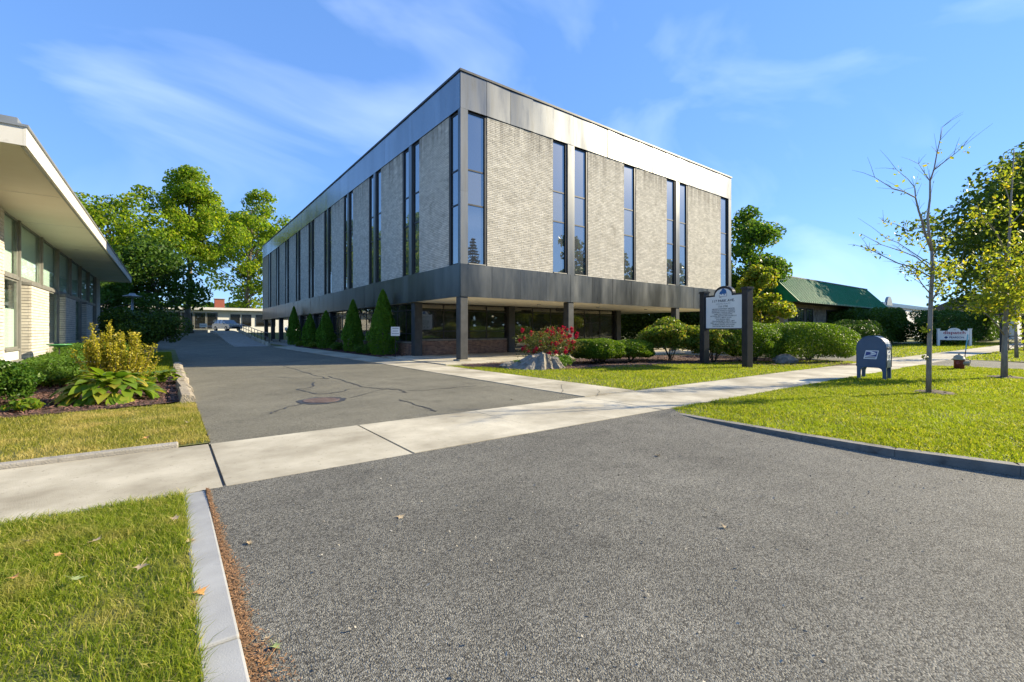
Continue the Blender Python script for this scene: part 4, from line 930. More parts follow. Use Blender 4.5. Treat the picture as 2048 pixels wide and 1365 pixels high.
# --- stump
u, v = gb(1098, 738)
st = thing('tree_stump', 'weathered grey rock-like stump in the front bed', 'stump', (u, v + .35, 0)); mb = MB(); nn, hh = 72, 14; r = random.Random(4)
ph = [r.uniform(0, 6.28) for _ in range(6)]; rx_ = Vector((.798, -.6026)); fw_ = Vector((.6026, .798))
for i in range(hh + 1):
    t = i / hh
    for j in range(nn):
        a = 6.283 * j / nn; ca, sa = math.cos(a), math.sin(a)      # ca: to the right as seen from the street, sa: away
        side = 1.0 if ca > 0 else 1.0 + .75 * (1 - t) ** .9        # long slope on the left, steep on the right
        rr_ = (.46 + .24 * (1 - t) ** 1.4) * side * (1 + .06 * math.sin(9 * a + ph[0] + t) + .05 * math.sin(15 * a + ph[1]) + .03 * math.sin(27 * a + ph[2] + 3 * t)) + .008 * r.gauss(0, 1)
        top = .70 - .22 * max(0, ca) - .10 * max(0, -ca) + .05 * math.sin(4 * a + ph[3]) + .03 * math.sin(9 * a + ph[4])
        q = rx_ * (rr_ * ca * 1.2) + fw_ * (rr_ * sa * .85); mb.v.append((q.x, q.y, top * .88 * t ** .85 - .05))
for i in range(hh):
    for j in range(nn): mb.f.append((i * nn + j, i * nn + (j + 1) % nn, (i + 1) * nn + (j + 1) % nn, (i + 1) * nn + j))
mb.v.append((0, 0, .46)); c_ = len(mb.v) - 1
for j in range(nn): mb.f.append((hh * nn + j, hh * nn + (j + 1) % nn, c_))
o = mb.build('wood', M['stump'], None); o.parent = st
MB().tube([(-.2, -.75, .0), (-.1, -.5, .07), (0, -.2, .14)], [.03, .08, .12], 7).build('root', M['stump'], None).parent = st
rk = bpy.data.meshes.new('rock')
for (u, v, s, lb) in ((22.2, 8.95, .42, 'low grey boulder at the foot of the evergreen mounds'), (10.6, 14.2, .26, 'flat grey stone near the corner column')):
    mb = MB(); r = random.Random(int(u * 10))
    mb.lathe(0, 0, [(s * 1.0, -.05), (s * 1.1, s * .25), (s * .85, s * .6), (s * .45, s * .8), (.02, s * .82)], 11); mb.v = [(x * 1.6 * (1 + r.gauss(0, .07)), y * (1 + r.gauss(0, .07)), z * (1 + r.gauss(0, .08))) for x, y, z in mb.v]
    o = mb.build('rock', M['stump']); o.location = (u, v, -.02); tag(o, lb, 'rock')
# --- arborvitae row
rng = np.random.default_rng(99); n = 15000
tz = rng.uniform(0, 1, n) ** .85; a = rng.uniform(0, 6.283, n); prof = np.where(tz < .22, .62 + 1.73 * tz * (1 - tz / .44) + .0, 1.0) * np.clip((1 - tz), 0, 1) ** .72 * 1.12
rad = prof * (1 - np.abs(rng.normal(0, .11, n))) * (1 + .10 * np.sin(7 * a + 9 * tz) + .06 * np.sin(13 * a - 21 * tz))
pos = np.stack([rad * np.cos(a), rad * np.sin(a), tz], 1)
ardata = []
ARB = [(588, 695, 613, 'shortest and farthest of the five arborvitae along the office'), (620, 697, 628, 'second arborvitae from the far end of the row'), (652, 703, 622, 'middle one of the five arborvitae'), (706, 710, 600, 'second nearest of the five arborvitae'), (766, 713, 580, 'tallest and nearest arborvitae beside the small white sign')]
for i, (px, pb, pt, lb) in enumerate(ARB):
    a_, b_, c_ = ray(px, 662); D = 10.15 / a_; u, v = 10.15, b_ * D; H = CAMZ + (662 - pt) / 910 * D; R_ = (.68, .72, .80, .80, .92)[i]
    t = thing('arborvitae', lb, 'arborvitae', (u, v, .0), 'arborvitae along the office wall')
    p = pos.copy(); p[:, :2] *= (1 + .10 * np.sin(5 * a + 8 * tz + i) + .07 * np.sin(17 * tz + 3 * a + 2 * i))[:, None]; p[:, 0] *= R_; p[:, 1] *= R_; p[:, 2] = p[:, 2] * (H - .05) + .05
    bias = p.copy(); bias[:, 2] = 0; bias /= np.linalg.norm(bias, axis=1)[:, None] + 1e-6
    vv, ff = leaf_quads(np.random.default_rng(200 + i), p, .115, .42, bias, .45)
    o = link('foliage', np_mesh('foliage', vv, ff), M['leaf_thuja'], None, (0, 0, 0)); o.parent = t
    o = MB().tube([(0, 0, -.02), (0, 0, H * .8)], [.07, .01], 6).build('trunk', M['bark'], None); o.parent = t
for i, (px, D, lb) in enumerate(((601, 47, 'pale clump of leaves left of the second arborvitae'), (628, 42, 'pale clump of leaves by the middle arborvitae'), (675, 35.5, 'strappy clump right of the middle arborvitae'), (722, 29, 'leafy clump between the two nearest arborvitae'), (738, 27.4, 'broad hosta clump left of the nearest arborvitae'))):
    a_, b_, c_ = ray(px, 700); D = 9.75 / a_
    shrub('bed_plant', lb, 9.75, b_ * D, .42, .5, .62 if i > 1 else .5, 900, .19, M['leaf_juniper'] if i > 1 else M['leaf_hosta'], 110 + i, None, lump=.2, low=.02, thick=.3, stems=3, cat='plant', aspect=.28)
# --- bed on the left
shrub('boxwood', 'dense rounded boxwood at the left edge of the photo', -2.95, 13.0, .85, .8, .95, 17000, .06, M['leaf_box'], 120, None, lump=.10, low=.03, thick=.18, aspect=.55)
shrub('juniper', 'low spreading juniper below the birdbath', -2.35, 17.9, 1.05, 2.3, .80, 20000, .085, M['leaf_juniper'], 121, None, lump=.12, low=0, thick=.2, aspect=.3, sq=2.2)
shrub('juniper', 'low spreading juniper against the cream brick wall', -2.15, 22.4, 1.15, 3.0, 1.0, 18000, .09, M['leaf_juniper'], 122, None, lump=.12, low=0, thick=.2, aspect=.3, sq=2.2)
shrub('bed_plant', 'small bright plant in front of the boxwood', -2.05, 11.75, .22, .2, .22, 260, .10, M['leaf_hosta'], 123, None, lump=.2, low=.02, stems=2, cat='plant')
shrub('bed_plant', 'light green leafy plant in front of the birdbath', -2.0, 16.4, .65, .5, .42, 900, .12, M['leaf_hosta'], 124, None, lump=.2, low=.02, stems=2, cat='plant')
# upright yellow shrub
t = thing('golden_shrub', 'upright golden yellow shrub behind the hosta', 'shrub', (-1.02, 14.9, 0)); r = random.Random(31); P = []; 
for i in range(64):
    a = r.uniform(0, 6.28); e = math.sqrt(r.random()); top = (1.45 - .45 * e * e) * r.uniform(.72, 1.05) + (.22 if i % 9 == 0 else 0)
    b0 = Vector((.25 * e * math.cos(a), .25 * e * math.sin(a), 0)); tp = Vector((.86 * e * math.cos(a), .8 * e * math.sin(a), top))
    m1 = b0.lerp(tp, .5) + Vector((.1 * math.cos(a), .1 * math.sin(a), 0))
    o = MB().tube([b0, m1, tp], [.009, .007, .003], 4, False).build('stem', M['bark'], None); o.parent = t
    for q in np.linspace(.12, 1, int(58 * top)):
        c = (b0.lerp(m1, q * 2) if q < .5 else m1.lerp(tp, q * 2 - 1))
        for _ in range(3): P.append((c.x + r.gauss(0, .035), c.y + r.gauss(0, .035), c.z + r.gauss(0, .02)))
vv, ff = leaf_quads(np.random.default_rng(5), np.array(P), .062, .5, None); o = link('foliage', np_mesh('foliage', vv, ff), M['leaf_yellow'], None, (0, 0, 0)); o.parent = t
# hosta: every leaf its own piece
def hosta_mesh(ln, wd, droop, seed):
    mb = MB(); n_ = 6
    for i in range(n_ + 1):
        s = i / n_; w_ = wd * math.sin(math.pi * min(1, .12 + .88 * s) ** .8) * (1 if s < 1 else 0) * .5; x = ln * s; z = .10 * math.sin(s * 2.2) * ln - droop * s * s * ln
        if i == 0: w_ = .01
        for k, q in enumerate((-1, -.5, 0, .5, 1)): mb.v.append((x, w_ * q, z + .12 * abs(q) * w_ + .004 * math.sin(9 * s + k)))
    for i in range(n_):
        for k in range(4): mb.f.append((i * 5 + k, i * 5 + k + 1, i * 5 + k + 6, i * 5 + k + 5))
    me = bpy.data.meshes.new('leaf'); me.from_pydata(mb.v, [], mb.f); me.materials.append(M['leaf_hosta']); me.polygons.foreach_set('use_smooth', [True] * len(me.polygons)); return me
hm = [hosta_mesh(.36, .22, .35, 0), hosta_mesh(.30, .19, .6, 1), hosta_mesh(.40, .21, .15, 2)]
def hosta(label, u, v, rr_, h, n, seed):
    t = thing('hosta', label, 'plant', (u, v, .0)); r = random.Random(seed)
    for i in range(n):
        a = r.uniform(0, 6.283); e = (i + .5) / n; rad_ = rr_ * (e ** .55) * .74; z = h * (1 - .80 * e ** 1.3) * r.uniform(.85, 1.1)
        o = bpy.data.objects.new('leaf', hm[i % 3]); col.objects.link(o); o.parent = t
        o.location = (rad_ * math.cos(a), rad_ * math.sin(a) * .92, max(z, .08)); o.rotation_euler = (r.gauss(0, .18), .05 + .50 * e + r.gauss(0, .15) - .35 * (1 - e), a + r.gauss(0, .3)); s = r.uniform(.75, 1.15); o.scale = (s, s, s)
    return t
hosta('big sunlit hosta with broad yellow green leaves in the mulch', -.98, 12.55, .95, .52, 170, 3)
hosta('smaller hosta at the right foot of the golden shrub', -.15, 15.6, .42, .34, 40, 4)
# dark pruned shrub
make_tree('cloud_pruned_shrub', 'dark flat topped shrub on thin stems by the driveway', -.75, 27.5, 2.05, .85, 1.55, 30, 15000, .10, M['leaf_hedge'], M['bark'], .06, 130, None, z0=.05, cat='shrub', clump=.36)
shrub('hedge', 'dark low foliage behind the pruned shrub', -4.2, 46, 3.6, 1.6, 2.2, 9000, .18, M['leaf_hedge'], 131, None, low=0, sq=3)

# --- far woods round the horizon (also what the ground floor glass mirrors)
def woods(label, x0, x1, y0, y1, h, n, leaf, seed):
    rng = np.random.default_rng(seed); x = rng.uniform(x0, x1, n); y = rng.uniform(y0, y1, n); top = h * (1 + .28 * field(x, y * .3, seed, .09) + .18 * field(x, y, seed + 2, .3))
    z = top * rng.uniform(0, 1, n) ** .7; vv, ff = leaf_quads(rng, np.stack([x, y, z], 1), leaf, .8, np.tile([[0, 0, 1.0]], (n, 1)), .3)
    stuff(tag(link('far_woods', np_mesh('far_woods', vv, ff), M['leaf_dark'], None, (0, 0, 0)), label, 'woods'))
woods('distant band of trees across the street behind the camera', -160, 260, -58, -46, 10, 15000, 2.2, 301)
woods('distant band of trees far behind the buildings', -200, 260, 165, 185, 9, 12000, 2.6, 302)
woods('distant band of trees at the far end of the street', 200, 220, -46, 165, 8, 8000, 2.4, 303)

# ================================================================ SIGNS, MAILBOX AND OTHER THINGS
def text(s, size, m, parent, org, n, width=None, name='lettering', bold=0.0, sx=1.0, lift=.004):
    """flat printed lettering centred at org, facing horizontal direction n"""
    cu = bpy.data.curves.new('txt', 'FONT'); cu.body = s; cu.size = size; cu.align_x = 'CENTER'; cu.align_y = 'CENTER'; cu.offset = bold; cu.resolution_u = 3
    ob_ = bpy.data.objects.new('txt', cu); col.objects.link(ob_); bpy.context.view_layer.update()
    me = bpy.data.meshes.new_from_object(ob_.evaluated_get(bpy.context.evaluated_depsgraph_get())); bpy.data.objects.remove(ob_); bpy.data.curves.remove(cu)
    nv = len(me.vertices); co = np.empty(nv * 3, np.float32); me.vertices.foreach_get('co', co); co = co.reshape(-1, 3)
    k = sx
    if width: k = width / (co[:, 0].max() - co[:, 0].min())
    n = Vector(n).normalized(); r_ = Vector((0, 0, 1)).cross(n); out = np.array(r_)[None] * co[:, :1] * k + np.array([[0, 0, 1]]) * co[:, 1:2]
    me.vertices.foreach_set('co', out.astype(np.float32).ravel()); me.update(); me.materials.clear()
    return stuff(link(name, me, m, parent, Vector(org) + n * lift))
def poly_decal(pts, m, parent, org, n, name, lift=.003):
    n = Vector(n).normalized(); r_ = Vector((0, 0, 1)).cross(n); o = Vector(org) + n * lift
    me = bpy.data.meshes.new(name); me.from_pydata([tuple(r_ * x + Vector((0, 0, z))) for x, z in pts], [], [tuple(range(len(pts)))]); me.update()
    return link(name, me, m, parent, o)
# ---- big two-post sign
A = Vector((18.95, 10.95, 0)); B = Vector((18.2, 8.72, 0)); ax = (B - A).normalized(); nrm = Vector((ax.y, -ax.x, 0))
if nrm.x > 0: nrm = -nrm
sg = thing('monument_sign', 'white tenant directory sign between two black posts on the lawn', 'sign', (A + B) / 2)
def obox(c, a, hw, n, hd, z0, z1, mb=None):
    mb = mb or MB(); P = [c - a * hw + n * hd, c + a * hw + n * hd, c + a * hw - n * hd, c - a * hw - n * hd]
    return mb.hexa([(p.x, p.y, z0) for p in P] + [(p.x, p.y, z1) for p in P])
for P_, zt in ((A, 3.10), (B, 3.10)):
    po = obox(P_, ax, .14, nrm, .14, -.1, zt).build('post', M['sign_black'], sg, bevel=.008)
    obox(P_, ax, .17, nrm, .17, zt, zt + .05).build('cap', M['sign_black'], po)
    obox(P_, ax, .15, nrm, .15, zt + .05, zt + .08).build('cap', M['sign_black'], po)
C = (A + B) / 2; hw = (B - A).length / 2 - .145
def board(hw, z0, z1, ra, th):
    pts = [(-hw, z0), (hw, z0), (hw, z1), (ra, z1)] + [(ra * math.cos(t), z1 + .03 + ra * .62 * math.sin(t)) for t in np.linspace(0, math.pi, 17)] + [(-ra, z1), (-hw, z1)]
    return [C + ax * x + Vector((0, 0, z)) for x, z in pts]
MB().prism([p + nrm * .07 for p in board(hw, 1.50, 2.97, .52, 0)], -nrm * .14).build('frame', M['sign_black'], sg)
fc = MB().prism([p + nrm * .082 for p in board(hw - .05, 1.555, 2.90, .46, 0)], -nrm * .01).build('face', M['sign_white'], sg)
org = lambda z: C + nrm * .083 + Vector((0, 0, z))
# emblem: blue tree with a white gap, thin house outline
tree = [(-.20, -.02), (-.16, .07), (-.09, .10), (-.07, .16), (.02, .19), (.09, .15), (.16, .11), (.18, .03), (.14, -.04), (.09, -.02), (.08, -.09), (.05, -.09), (.03, -.03), (-.04, -.02), (-.09, -.07), (-.13, -.03)]
poly_decal([(x * 1.05, z * 1.05) for x, z in tree], M['ink_blue'], fc, org(3.02), nrm, 'emblem')
for x0, z0, x1, z1 in ((-.22, -.06, -.20, -.12), (-.22, -.13, .20, -.145), (.19, -.13, .205, .02), (-.20, -.145, -.10, -.17)):
    poly_decal([(x0, z0), (x1 + .008, z0), (x1 + .008, z1), (x0, z1)], M['ink_grey'], fc, org(3.02), nrm, 'emblem_line')
text('117 PARK AVE.', .150, M['ink'], fc, org(2.70), nrm, 1.22, bold=.002)
text('CONTIN REALTY', .085, M['ink_grey'], fc, org(2.575), nrm, .80)
text('733-3780', .105, M['ink'], fc, org(2.465), nrm, .52)
for i, s in enumerate(('ARCADE OUTPATIENT SERVICES', 'OFFICES OF STANLEY G. KORMAN', 'VIEWPOINT CLINICAL SERVICES', 'HAMILTON CONNECTIONS', 'NATIONAL MENTOR HEALTHCARE LLC', 'CATHY J. SMITH, LICSW', 'JODI WILSON, LMHC', 'CELIA BAKERSMITH, LMHC, LMFT', 'FAMILY LAW INVESTMENT REALTY GROUP', 'OPTIMUM LOGISTIC SOLUTIONS', 'NORTHPOINT MORTGAGE, INC.')):
    text(s, .066, M['ink'], fc, org(2.365 - i * .0735), nrm, (1.25, 1.28, 1.30, 1.0, 1.45, .92, .76, 1.26, 1.42, 1.24, 1.18)[i], bold=.001)
# ---- mailbox
mx, my = 17.15, 4.42; mbx = thing('mailbox', 'blue round topped collection mailbox on four legs at the sidewalk', 'mailbox', (mx, my, 0))
hw, hd = .26, .36   # along street, across
prof = [(-hd, .34), (hd, .34), (hd, .95)] + [(hd * math.cos(t), .95 + hd * .94 * math.sin(t)) for t in np.linspace(.12, math.pi - .12, 15)] + [(-hd, .95)]
MB().prism([(mx - hw, my + y, z) for y, z in prof], (2 * hw, 0, 0)).build('body', M['mail_blue'], mbx, bevel=.012)
for sx_ in (-1, 1):
    for sy in (-1, 1):
        x0 = mx + sx_ * (hw - .035); y0 = my + sy * (hd - .045)
        arch = [(y0 - .045, -.02), (y0 + .045, -.02), (y0 + .045, .345)] + ([(y0 - sy * .14, .345), (y0 - sy * .07, .30), (y0 - sy * .045, .22)] if sy > 0 else [])
        if sy < 0: arch = [(y0 + .045, -.02), (y0 - .045, -.02), (y0 - .045, .345), (y0 + .14, .345), (y0 + .07, .30), (y0 + .045, .22)]
        MB().prism([(x0 - .03, a, b) for a, b in arch], (.06, 0, 0)).build('leg', M['mail_blue'], mbx)
for s_ in (-1, 1):
    rim_ = [(hd + .004, .36), (hd + .004, .95)] + [((hd + .004) * math.cos(t), .95 + (hd * .94 + .004) * math.sin(t)) for t in np.linspace(.1, math.pi - .1, 17)] + [(-hd - .004, .95), (-hd - .004, .36)]
    MB().tube([(mx + s_ * (hw - .005), my + y, z) for y, z in rim_], .009, 5).build('edge_bead', M['mail_blue'], mbx, True)
MB().box(mx - hw + .03, mx + hw - .03, my - hd - .03, my - hd + .02, .93, .96).build('drop_handle', M['mail_blue'], mbx)
n1 = Vector((-1, 0, 0)); o1 = Vector((mx - hw - .0005, my, .73)); dec = poly_decal([(-.19, -.13), (.13, -.13), (.19, .13), (-.13, .13)], M['decal_white'], mbx, o1, n1, 'decal', .003)
poly_decal([(-.150, -.055), (.128, -.055), (.162, .105), (-.115, .105)], M['usps_blue'], dec, o1, n1, 'emblem_field', .005)
poly_decal([(-.118, .108), (.02, .098), (.085, .075), (.13, .045), (.125, .03), (.05, .035), (.0, .03), (-.02, .05), (.02, .065), (-.05, .085), (-.118, .090)], M['decal_white'], dec, o1, n1, 'emblem_eagle', .007)
poly_decal([(.128, .022), (.10, .0), (-.15, -.057), (-.155, -.042), (-.02, .0), (.02, .018)], M['decal_white'], dec, o1, n1, 'emblem_eagle', .007)
poly_decal([(-.158, -.108), (.104, -.108), (.112, -.072), (-.150, -.072)], M['ink_grey'], dec, o1, n1, 'emblem_bar', .005)
n2 = Vector((0, -1, 0)); o2 = Vector((mx + .0, my - hd - .0005, .72)); lab = poly_decal([(-.17, -.15), (.17, -.15), (.17, .15), (-.17, .15)], M['decal_white'], mbx, o2, n2, 'notice', .003)
poly_decal([(-.08, .05), (.10, .08), (.12, .12), (-.05, .10)], M['ink_navy'], lab, o2, n2, 'notice_print', .005); poly_decal([(-.13, -.10), (-.02, -.10), (-.02, .02), (-.10, .02)], M['ink_grey'], lab, o2, n2, 'notice_print', .005)
poly_decal([(.02, -.09), (.10, -.07), (.12, .0), (.05, .01)], M['ink'], lab, o2, n2, 'notice_print', .005)
# ---- hydrant
u, v = gpt(1918, 738); hy_ = thing('fire_hydrant', 'dark red fire hydrant with tan cap and a tall marker wand', 'hydrant', (u, v, 0))
MB().lathe(u, v, [(.15, -.03), (.15, .30), (.16, .32), (.16, .34)], 18).build('barrel', M['hyd_red'], hy_, True)
bn = MB().lathe(u, v, [(.20, .34), (.20, .38), (.165, .40), (.15, .47), (.08, .53), (.03, .54)], 18).build('bonnet', M['hyd_cap'], hy_, True)
MB().lathe(u, v, [(.03, .54), (.03, .60), (.005, .60)], 5).build('operating_nut', M['hyd_cap'], bn)
MB().tube([(u, v - .1, .22), (u, v - .27, .22), (u, v - .30, .22)], [.09, .09, .07], 12).build('steamer_port', M['hyd_cap'], hy_)
MB().tube([(u - .1, v, .24), (u - .24, v, .24)], [.06, .055], 10).build('side_port', M['hyd_red'], hy_); MB().tube([(u + .1, v, .24), (u + .24, v, .24)], [.06, .055], 10).build('side_port', M['hyd_red'], hy_)
MB().tube([(u, v - .14, .42), (u + .03, v - .3, .34), (u, v - .3, .22)], .014, 5).build('cap_chain', M['black_metal'], hy_)
tip = dpt(1937, 658, .6026 * u + .798 * v) ; ft = Vector((u + .03, v - .15, .42)); md = ft.lerp(tip, .25)
MB().tube([ft, md], .014, 6).build('marker_spring', M['black_metal'], hy_); MB().tube([md, ft.lerp(tip, .8)], .018, 6).build('marker_wand', M['wand'], hy_); MB().tube([ft.lerp(tip, .8), tip], .022, 6).build('marker_tip', M['decal_white'], hy_)
# ---- far white sign
sx0, sv = 60.6, 9.4; nf = Vector((-.80, -.60, 0)).normalized(); af = Vector((0, 0, 1)).cross(nf); D0 = 44.0
c0 = Vector((*gpt(1908, 692), 0)); fs = thing('white_sign', 'far white two-post sign with two company names', 'sign', c0)
for s_ in (-1, 1):
    p_ = obox(c0 + af * s_ * 1.25, af, .09, nf, .09, -.05, 1.58).build('post', M['sign_white'], fs); obox(c0 + af * s_ * 1.25, af, .12, nf, .12, 1.58, 1.66).build('cap', M['sign_white'], p_)
pts = [(-1.15, .55), (1.15, .55), (1.15, 1.45), (.5, 1.45)] + [(.5 * math.cos(t), 1.45 + .27 * math.sin(t)) for t in np.linspace(.2, 2.94, 9)] + [(-.5, 1.45)] + [(-1.15, 1.45)]
bf = MB().prism([c0 + af * x + nf * .04 + Vector((0, 0, z)) for x, z in pts], -nf * .08).build('face', M['sign_white'], fs)
of = lambda x, z: c0 + nf * .041 + af * x + Vector((0, 0, z))
text('123', .20, M['ink_grey'], bf, of(0, 1.56), nf); text('dispatch', .42, M['ink_red'], bf, of(0, 1.26), nf, 1.75, bold=.008)
poly_decal([(-.9, 1.0 - 1.0), (.9, 0), (.9, .015), (-.9, .015)], M['ink_grey'], bf, of(0, 1.02), nf, 'rule')
text('PEARSON', .24, M['ink_navy'], bf, of(.18, .80), nf, 1.15, bold=.006)
poly_decal([(-.16, 0), (-.05, -.1), (.05, -.1), (.16, 0), (.08, .08), (0, .13), (-.08, .08)], M['ink_navy'], bf, of(-.65, .80), nf, 'emblem')
# ---- lattice shelter at the right edge
sh = thing('shelter', 'dark metal shelter with crossed lattice panels at the right edge', 'shelter', (46, 4.3, 0))
for x in (44.6, 47.6):
    for y_ in (3.2, 4.6): MB().box(x - .06, x + .06, y_ - .06, y_ + .06, -.02, 2.5).build('post', M['black_metal'], sh)
MB().box(44.3, 47.9, 2.9, 4.9, 2.5, 2.62).build('roof', M['black_metal'], sh)
for k in range(4):
    y0, y1 = 3.26 + .32 * k, 3.26 + .32 * (k + 1)
    MB().box(44.58, 44.62, y0, y0 + .03, .2, 2.5).build('bar', M['black_metal'], sh)
    for zz in (.25, .65): MB().tube([(44.6, y0, zz), (44.6, y1, zz + .4)], .016, 4).build('lattice_bar', M['black_metal'], sh); MB().tube([(44.6, y1, zz), (44.6, y0, zz + .4)], .016, 4).build('lattice_bar', M['black_metal'], sh)
MB().box(44.585, 44.615, 3.26, 4.54, 1.06, 1.12).build('rail', M['black_metal'], sh); MB().box(44.585, 44.615, 3.26, 4.54, .16, .22).build('rail', M['black_metal'], sh)
# ---- green roofed building
gbd = thing('green_roof_building', 'single storey tan stone building with a green ribbed metal roof', 'building', (56, 20, 0))
GU0, GU1, GV, GE, GT = 43.4, 69.6, 16.4, 4.0, 6.55; GV2 = 18.7
MB().box(GU0 + .8, GU1 - 4.2, 17.9, 32, -.05, GE + .1).build('wall', M['stone_tan'], gbd)
MB().prism([(GU0 + .02, GV + .06, GE), (GU0 + .02, GV2, GT - .05), (GU0 + .02, 32.5, GT - .05), (GU0 + .02, 32.5, GE)], (GU1 - GU0 - .04, 0, 0)).build('roof_body', M['green_roof'], gbd)
nrib = 62; sl = Vector((0, GV2 - GV, GT - GE)); w_ = (GU1 - GU0) / nrib; nr = Vector((0, -(GT - GE), GV2 - GV)).normalized()
pm = MB(); P0 = Vector((0, 0, 0))
pr = [(0, 0), (w_ * .62, 0), (w_ * .70, .06), (w_ * .92, .06), (w_, 0)]
for x, h_ in pr: pm.v.append(tuple(Vector((x, 0, 0)) + nr * (h_ + .02))); pm.v.append(tuple(Vector((x, 0, 0)) + sl + nr * (h_ + .02)))
for i in range(len(pr) - 1): pm.f.append((2 * i, 2 * i + 2, 2 * i + 3, 2 * i + 1))
rmsh = bpy.data.meshes.new('roof_panel'); rmsh.from_pydata(pm.v, [], pm.f); rmsh.update()
tm = MB().box(w_ * .60, w_ * .98, -.03, .0, -.05, .10); tme = bpy.data.meshes.new('panel_end'); tme.from_pydata([tuple(q) for q in tm.v], [], tm.f)
for i in range(nrib):
    p_ = link('roof_panel', rmsh, M['green_roof'], gbd, (GU0 + i * w_, GV, GE)); link('panel_end', tme, M['green_trim'], p_, (GU0 + i * w_, GV, GE))
MB().box(GU0 - .05, GU1 + .05, GV2 - .12, GV2 + .15, GT + .02, GT + .12).build('ridge_cap', M['grey_metal'], gbd)
MB().box(GU0 + .3, GU1 - .3, GV + .1, 17.9, GE - .06, GE - .01).build('soffit', M['dark_inside'], gbd)
for a, b in ((45, 48.5), (48.9, 50.6), (54.0, 57.5), (58.2, 60.2)):
    f = MB(); f.box(a, a + .1, 17.84, 17.9, .1, 3.6); f.box(b - .1, b, 17.84, 17.9, .1, 3.6); f.box(a + .1, b - .1, 17.84, 17.9, 3.5, 3.6); f.box(a + .1, b - .1, 17.84, 17.9, .1, .2); f.box((a + b) / 2 - .04, (a + b) / 2 + .04, 17.845, 17.895, .2, 3.5)
    wi = f.build('window', M['black_metal'], gbd); MB().box(a + .1, (a + b) / 2 - .04, 17.875, 17.885, .2, 3.5).build('pane', M['glass_ground'], wi); MB().box((a + b) / 2 + .04, b - .1, 17.875, 17.885, .2, 3.5).build('pane', M['glass_ground'], wi)
rs2 = random.Random(12); z = .0
stn = MB()
while z < 3.9:
    x = GU0 + .85 + rs2.uniform(0, .6); hh_ = rs2.uniform(.14, .22)
    while x < GU1 - 4.6:
        ln = rs2.uniform(.5, 1.2)
        if not any(a - .05 < x + ln and x < b + .05 for a, b in ((45, 48.5), (48.9, 50.6), (54.0, 57.5), (58.2, 60.2))) and x + ln < GU1 - 4.25: stn.box(x, x + ln - .02, 17.86 - rs2.uniform(0, .03), 17.9, z + .01, min(z + hh_ - .01, 4.0))
        x += ln
    z += hh_
stuff(stn.build('stone_facing', M['stone_tan'], gbd))
MB().box(63.6, 64.4, 17.55, 17.85, 1.3, 2.7).build('meter_box', M['grey_metal'], gbd)
# ---- far white shop and roof at the right
fb = thing('far_store', 'far white store with a dark roof edge and a round sign crest', 'building', (128, 30, 0))
MB().box(105, 150, 26, 44, 0, 6.0).build('wall', M['white_paint'], fb); MB().box(104.6, 150.4, 25.6, 44.4, 6.0, 6.75).build('roof_edge', M['dark_car'], fb)
MB().prism([(108.4 + 1.7 * math.cos(t), 25.5, 6.2 + 1.7 * math.sin(t)) for t in np.linspace(0, math.pi, 15)], (0, .4, 0)).build('crest', M['grey_metal'], fb)
text('Cumberland', 1.1, M['ink_navy'], fb, (117.0, 25.99, 5.2), (0, -1, 0), 6, lift=.02)
hf = thing('far_house', 'far house with a brown shingle roof behind the hedge', 'building', (118, 14, 0))
MB().box(112, 126, 10, 20, 0, 5.2).build('wall', M['white_paint'], hf); MB().prism([(111, 9.2, 5.2), (111, 20.8, 5.2), (111, 15, 8.2)], (16, 0, 0)).build('roof', M['bark'], hf)
# ---- low white building behind
bw = thing('low_white_building', 'low white flat roofed building at the end of the driveway', 'building', (6, 88, 1.2)); z1 = 1.2
MB().box(-12, 17, 86, 98, 1.0, 4.75).build('wall', M['white_paint'], bw)
MB().box(-12.8, 17.8, 85.2, 98.6, 4.75, 5.05).build('roof', M['grey_metal'], bw); MB().box(-12.84, 17.84, 85.14, 85.2, 4.72, 5.1).build('fascia', M['white_paint'], bw)
def bwin(a, b, z0, z2, fm):
    f = MB(); f.box(a, a + .09, 85.93, 86, z0, z2); f.box(b - .09, b, 85.93, 86, z0, z2); f.box(a + .09, b - .09, 85.93, 86, z0, z0 + .09); f.box(a + .09, b - .09, 85.93, 86, z2 - .09, z2)
    wi = f.build('window', fm, bw); MB().box(a + .09, b - .09, 85.96, 85.985, z0 + .09, z2 - .09).build('pane', M['glass_ground'], wi)
for a in (-3.2, -1.6, .0, 1.6, 3.2, 4.8): bwin(a, a + 1.5, 1.7, 4.3, M['alu'])
for a in (8.0, 9.6, 11.6, 13.2): bwin(a, a + 1.35, 2.2, 4.1, M['dark_car'])
ch = MB().box(6.1, 7.5, 89.5, 90.6, 5.05, 6.7).build('chimney', M['brick_red'], bw); MB().box(6.0, 7.6, 89.4, 90.7, 6.7, 6.8).build('cap', M['concrete_dark'], ch)
lw_ = MB().box(-12, 4.6, 79.6, 79.95, .9, 1.58).build('low_lot_wall', M['concrete_dark']); tag(lw_, 'low concrete wall closing the far end of the parking lot', 'wall')
fr_ = thing('lot_railing', 'thin dark railing on the low wall at the end of the lot', 'railing', (-3, 79.8, 1.58))
for k in range(10): MB().box(-11 + k * 1.7 - .02, -11 + k * 1.7 + .02, 79.75, 79.8, 1.58, 2.4).build('post', M['black_metal'], fr_)
MB().box(-11, 4.4, 79.755, 79.795, 2.4, 2.45).build('rail', M['black_metal'], fr_); MB().box(-11, 4.4, 79.755, 79.795, 1.95, 1.99).build('rail', M['black_metal'], fr_)
ns_ = thing('notice_board', 'small white notice on the far railing', 'notice', (4.0, 79.6, 1.9)); MB().box(3.6, 4.5, 79.6, 79.64, 1.95, 2.5).build('plate', M['sign_white'], ns_); MB().box(3.75, 4.35, 79.594, 79.599, 2.2, 2.25).build('print', M['ink_grey'], ns_)
